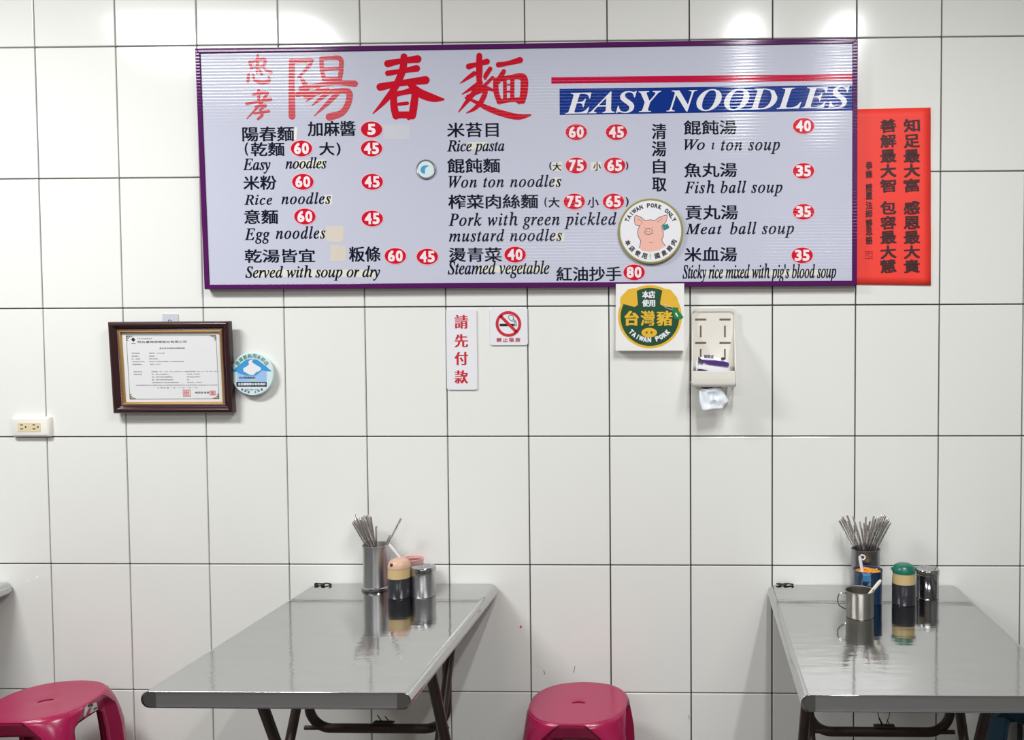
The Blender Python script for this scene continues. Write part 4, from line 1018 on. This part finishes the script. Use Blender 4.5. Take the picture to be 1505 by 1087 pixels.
# right table group
c = base(1275.3, 884.0); cb = c; Rb = 20.8 / at(c); Hb = P(1275.3, 836, c[1]).z - zt0
bc = cup('condiment_cup', 'dark blue plastic cup of orange pickles on the right table', c, Rb, Hb, M_bluecup, M_pickle, .93, taper=.97)
# lug handle facing the room
h0 = P(1273.5, 843.5, c[1] - Rb - .012); h1 = P(1273.5, 855, c[1] - Rb - .012)
ysf = c[1] - Rb
mb = MB(); L = []
hxc = h0.x; w_ = .0098
for y, z in ((ysf + .004, h0.z - .001), (ysf - .010, h0.z), (ysf - .014, h0.z - .004), (ysf - .014, h1.z + .002), (ysf - .008, h1.z - .003), (ysf + .004, h1.z - .004)):
    L.append([Vector((hxc - w_, y, z)), Vector((hxc + w_, y, z)), Vector((hxc + w_, y + .003, z - .0025)), Vector((hxc - w_, y + .003, z - .0025))])
mb.loops(L, smooth=False).build('handle', mat('blue_cup_handle', rgb(60, 120, 170), rough=.25), bc, bevel=.001)
mb = MB(); r = random.Random(8)
for i in range(16):
    a = r.uniform(0, 6.28); q_ = r.uniform(.1, .75) * Rb
    pc = Vector((c[0] + q_ * math.cos(a), c[1] + q_ * math.sin(a), c[2] + Hb * .93 + .001)); dd = Vector((r.uniform(-1, 1), r.uniform(-1, 1), r.uniform(-.1, .5))).normalized() * .007
    mb.tube([pc - dd, pc, pc + dd], .0024, 6)
mb.build('pickle_pieces', M_pickle, bc)['kind'] = 'stuff'
spoon_shape(Vector((cb[0] - .010, cb[1] - .004, zt0 + .05)), P(1263.3, 816.5, cb[1] - .004), .0085, .0085, .0028, M_white_pl, 'plastic_spoon', 'white plastic spoon with looped handle end in the blue cup', hook=1)
c = base(1328.0, 886.5); soy(c, 16.9 / at(c), P(1328, 827.5, c[1]).z - zt0, 'soy sauce bottle with dark green lid on the right table', M_greenlid, 1328, spout=False)
c = base(1362.3, 876.5); shaker(c, 17.0 / at(c), P(1362, 834.5, c[1]).z - zt0, 'shiny mirror-like steel spice shaker beside the green-lidded bottle', mat('chrome_tin', rgb(190, 190, 196), rough=.08, metal=1.0, var=.03))
c = base(1263.5, 905.0); mc = c; Rm = 21.0 / at(c); Hm = P(1263.5, 866.5, c[1]).z - zt0
mg_ = thing('steel_mug', 'dented grey steel mug in front of the blue cup', 'mug', c)
MB().lathe([(0, 0), (Rm * .93, 0), (Rm * .97, .003), (Rm * .98, Hm - .003), (Rm * 1.02, Hm - .001), (Rm * 1.01, Hm + .0008), (Rm * .955, Hm - .001), (Rm * .93, .004), (0, .004)], c, 48).build('body', M_mug, mg_)
mb = MB()
xa = c[0] - Rm * .95
mb.tube([(xa, c[1], c[2] + Hm * .86), (xa - .012, c[1] - .002, c[2] + Hm * .90), (xa - .021, c[1] - .003, c[2] + Hm * .84), (xa - .0235, c[1] - .003, c[2] + Hm * .70), (xa - .023, c[1] - .003, c[2] + Hm * .50), (xa - .018, c[1] - .003, c[2] + Hm * .40), (xa - .008, c[1] - .002, c[2] + Hm * .31), (xa + .001, c[1], c[2] + Hm * .26)], .0018, 8)
mb.build('handle', M_tin_bright, mg_)
spoon_shape(Vector((mc[0] - .002, mc[1] + .004, mc[2] + .022)), P(1295, 852, mc[1] + .012), .007, .0105, .004, M_cream_pl, 'plastic_spoon', 'cream plastic spoon standing in the grey steel mug')

# black twisted ties on the table corners
def ties(u0, u1, v, lab, rs):
    a, b = PZ(u0, v, ZT), PZ(u1, v, ZT); mb = MB(); n = 40; pts = []
    for i in range(n + 1):
        s_ = i / n; a_ = s_ * 2 * math.pi * 2.5
        pts.append((a.x + (b.x - a.x) * (s_ * .86 + .07) + .009 * math.sin(a_), min(-.010, a.y + .008 * math.cos(a_)), ZT + .0028 + .002 * (1 + math.sin(a_ * 1.7)) * .5))
    o = mb.tube(pts, .0022, 6).build('black_cord', M_black, None, loc=((a.x + b.x) / 2, a.y, ZT)); tag(o, lab, 'cord')
ties(459, 487, 860.0, 'tangled black cord tie on the back left corner of the left table', 1)
ties(1139, 1165, 859.5, 'tangled black cord tie on the back left corner of the right table', 2)

# ------------------------------------------------------------------ plastic stools
def make_stool(cx, cy, rot, mm, label, H=.48, R=.1375, sticker=None, slot_rot=None):
    t = thing('plastic_stool', label, 'stool', (cx, cy, 0))
    N = 96
    slot_rot = rot if slot_rot is None else slot_rot
    def se(a, r, n_):   # superellipse radius
        return r / ((abs(math.cos(a)) ** n_ + abs(math.sin(a)) ** n_) ** (1 / n_))
    seat_z = H
    L = []
    prof_ = [(0.0, -.010), (0.0, -.003), (.05, -.0018), (.3, -.0024), (.6, -.0018), (.85, -.0006), (.95, 0.0), (.985, -.0004), (1.0, -.0026)]
    cr, sr = math.cos(rot), math.sin(rot)
    for s_, dz in prof_:
        ring = []
        for i in range(N):
            a = 2 * math.pi * i / N
            x = .0185 * math.copysign(min(1, abs(math.cos(a)) * 1.25), math.cos(a)); y = .0060 * math.sin(a) + .004 - 14 * x * x
            b = slot_rot
            qs = Vector((x * math.cos(b) - y * math.sin(b), x * math.sin(b) + y * math.cos(b)))
            aw = a + b; rr_ = se(aw - rot, R, 2.3)
            qr = Vector((rr_ * math.cos(aw), rr_ * math.sin(aw)))
            q_ = qs.lerp(qr, s_)
            ring.append(Vector((cx + q_.x, cy + q_.y, seat_z + dz)))
        L.append(ring)
    MB().loops(L, cap0=False, cap1=False).build('seat', mm, t, angle=60)
    # skirt with four legs and arches: 24 samples a side, the arch edge always on a sample
    zs = [0, .002, .006, .012, .020, .030, .040, .048, .051, .056, .064, .08, .11, .15, .21, .29, .38, H - .0035]
    DZA = 7
    verts = []; fs = []
    for dz in zs:
        z = seat_z - .0026 - dz
        h = 15 + 18 * min(1, max(dz - .001, 0) / .045) ** .8
        w = min(h - 7, 16 + (10 * min(1, max(0, dz - .048) / .010) ** .5 if dz > .048 else 3) )
        if dz > .1: w = 26 + 4 * min(1, (dz - .1) / .2); h = max(h, w + 7)
        for side_ in range(4):
            angs = [-45 + (45 - h) * i / 6 for i in range(6)] + [-h, -h + 2.5] + [-w + 2 * w * i / 8 for i in range(9)] + [h - 2.5, h] + [h + (45 - h) * i / 6 for i in range(1, 6)]
            for fa in angs:
                a = math.radians(fa + 90 * side_)
                n_ = 2.3 + min(1, dz / .10) * 3.0
                r0 = R + .003 * min(1, dz / .006) + .016 * min(1, dz / .12) + .012 * min(1, dz / .44)
                r_ = se(a, r0 * (1 - .045 * min(1, dz / .1)), n_)
                e_ = min(1, max(0, (h - abs(fa)) / 2.5))
                r_ -= e_ * (.002 * min(1, dz / .002) + .026 * min(1, dz / .05))
                verts.append(Vector((cx + r_ * math.cos(a + rot), cy + r_ * math.sin(a + rot), z)))
    for k_ in range(len(zs) - 1):
        for i in range(N):
            if k_ >= DZA and 8 <= i % 24 < 16: continue
            j = (i + 1) % N; fs.append((k_ * N + i, k_ * N + j, (k_ + 1) * N + j, (k_ + 1) * N + i))
    mb = MB(); mb.add(verts, fs, True)
    mb.build('legs_and_skirt', mm, t, angle=40, solid=.0035)
    if sticker:
        from mathutils.bvhtree import BVHTree
        tree = BVHTree.FromPolygons([tuple(v) for v in verts], fs)
        def hit(u, v):
            loc, n_, _, _ = tree.ray_cast(CAM, ray(u, v).normalized())
            if loc is None: return None
            if n_.dot(ray(u, v)) > 0: n_ = -n_
            return loc + n_ * .0006
        for nm, mm_, quad, lift in sticker:
            vs = []; K = 8
            for j in range(K + 1):
                for i in range(K + 1):
                    s1, s2 = i / K, j / K
                    u = (quad[0][0] * (1 - s1) + quad[1][0] * s1) * (1 - s2) + (quad[3][0] * (1 - s1) + quad[2][0] * s1) * s2
                    v = (quad[0][1] * (1 - s1) + quad[1][1] * s1) * (1 - s2) + (quad[3][1] * (1 - s1) + quad[2][1] * s1) * s2
                    p = hit(u, v); vs.append(p if p is None else p - ray(u, v).normalized() * lift)
            ff = [q for q in [(j * (K + 1) + i, j * (K + 1) + i + 1, (j + 1) * (K + 1) + i + 1, (j + 1) * (K + 1) + i) for j in range(K) for i in range(K)] if all(vs[w] is not None for w in q)]
            ok = sorted({w for q in ff for w in q}); mp_ = {w: i for i, w in enumerate(ok)}
            if ff: MB().add([vs[w] for w in ok], [[mp_[w] for w in q] for q in ff], True).build(nm, mm_, t)
    return t
st2 = PZ(849.5, 1031.5, .479)
make_stool(st2.x + .002, min(st2.y, -.172), math.radians(0), M_pink, 'magenta plastic stool facing straight on, between the two tables')
st1 = PZ(67, 1028.5, .479)
sk_ = [('maker_sticker', M_sign, [(125, 1036), (141.5, 1031.5), (144, 1042), (122.5, 1053)], 0),
       ('sticker_stripe', M_signred, [(130.5, 1040), (135, 1038.5), (128.5, 1053.5), (123.5, 1055.5)], .0006),
       ('sticker_print', M_signblack, [(128.2, 1035.4), (136.2, 1033), (136.8, 1037), (128.8, 1039.2)], .0006),
       ('sticker_print', M_greyink, [(137, 1040.5), (143, 1038), (143.2, 1040.5), (137.2, 1043)], .0006)]
make_stool(st1.x, min(st1.y, -.172), math.radians(3), M_pink, 'magenta plastic stool with white sticker at the lower left', sticker=sk_, slot_rot=math.radians(33))
make_stool(P(1541, 1030, -.16).x, -.172, math.radians(40), M_teal, 'teal blue plastic stool under the right end of the right table')
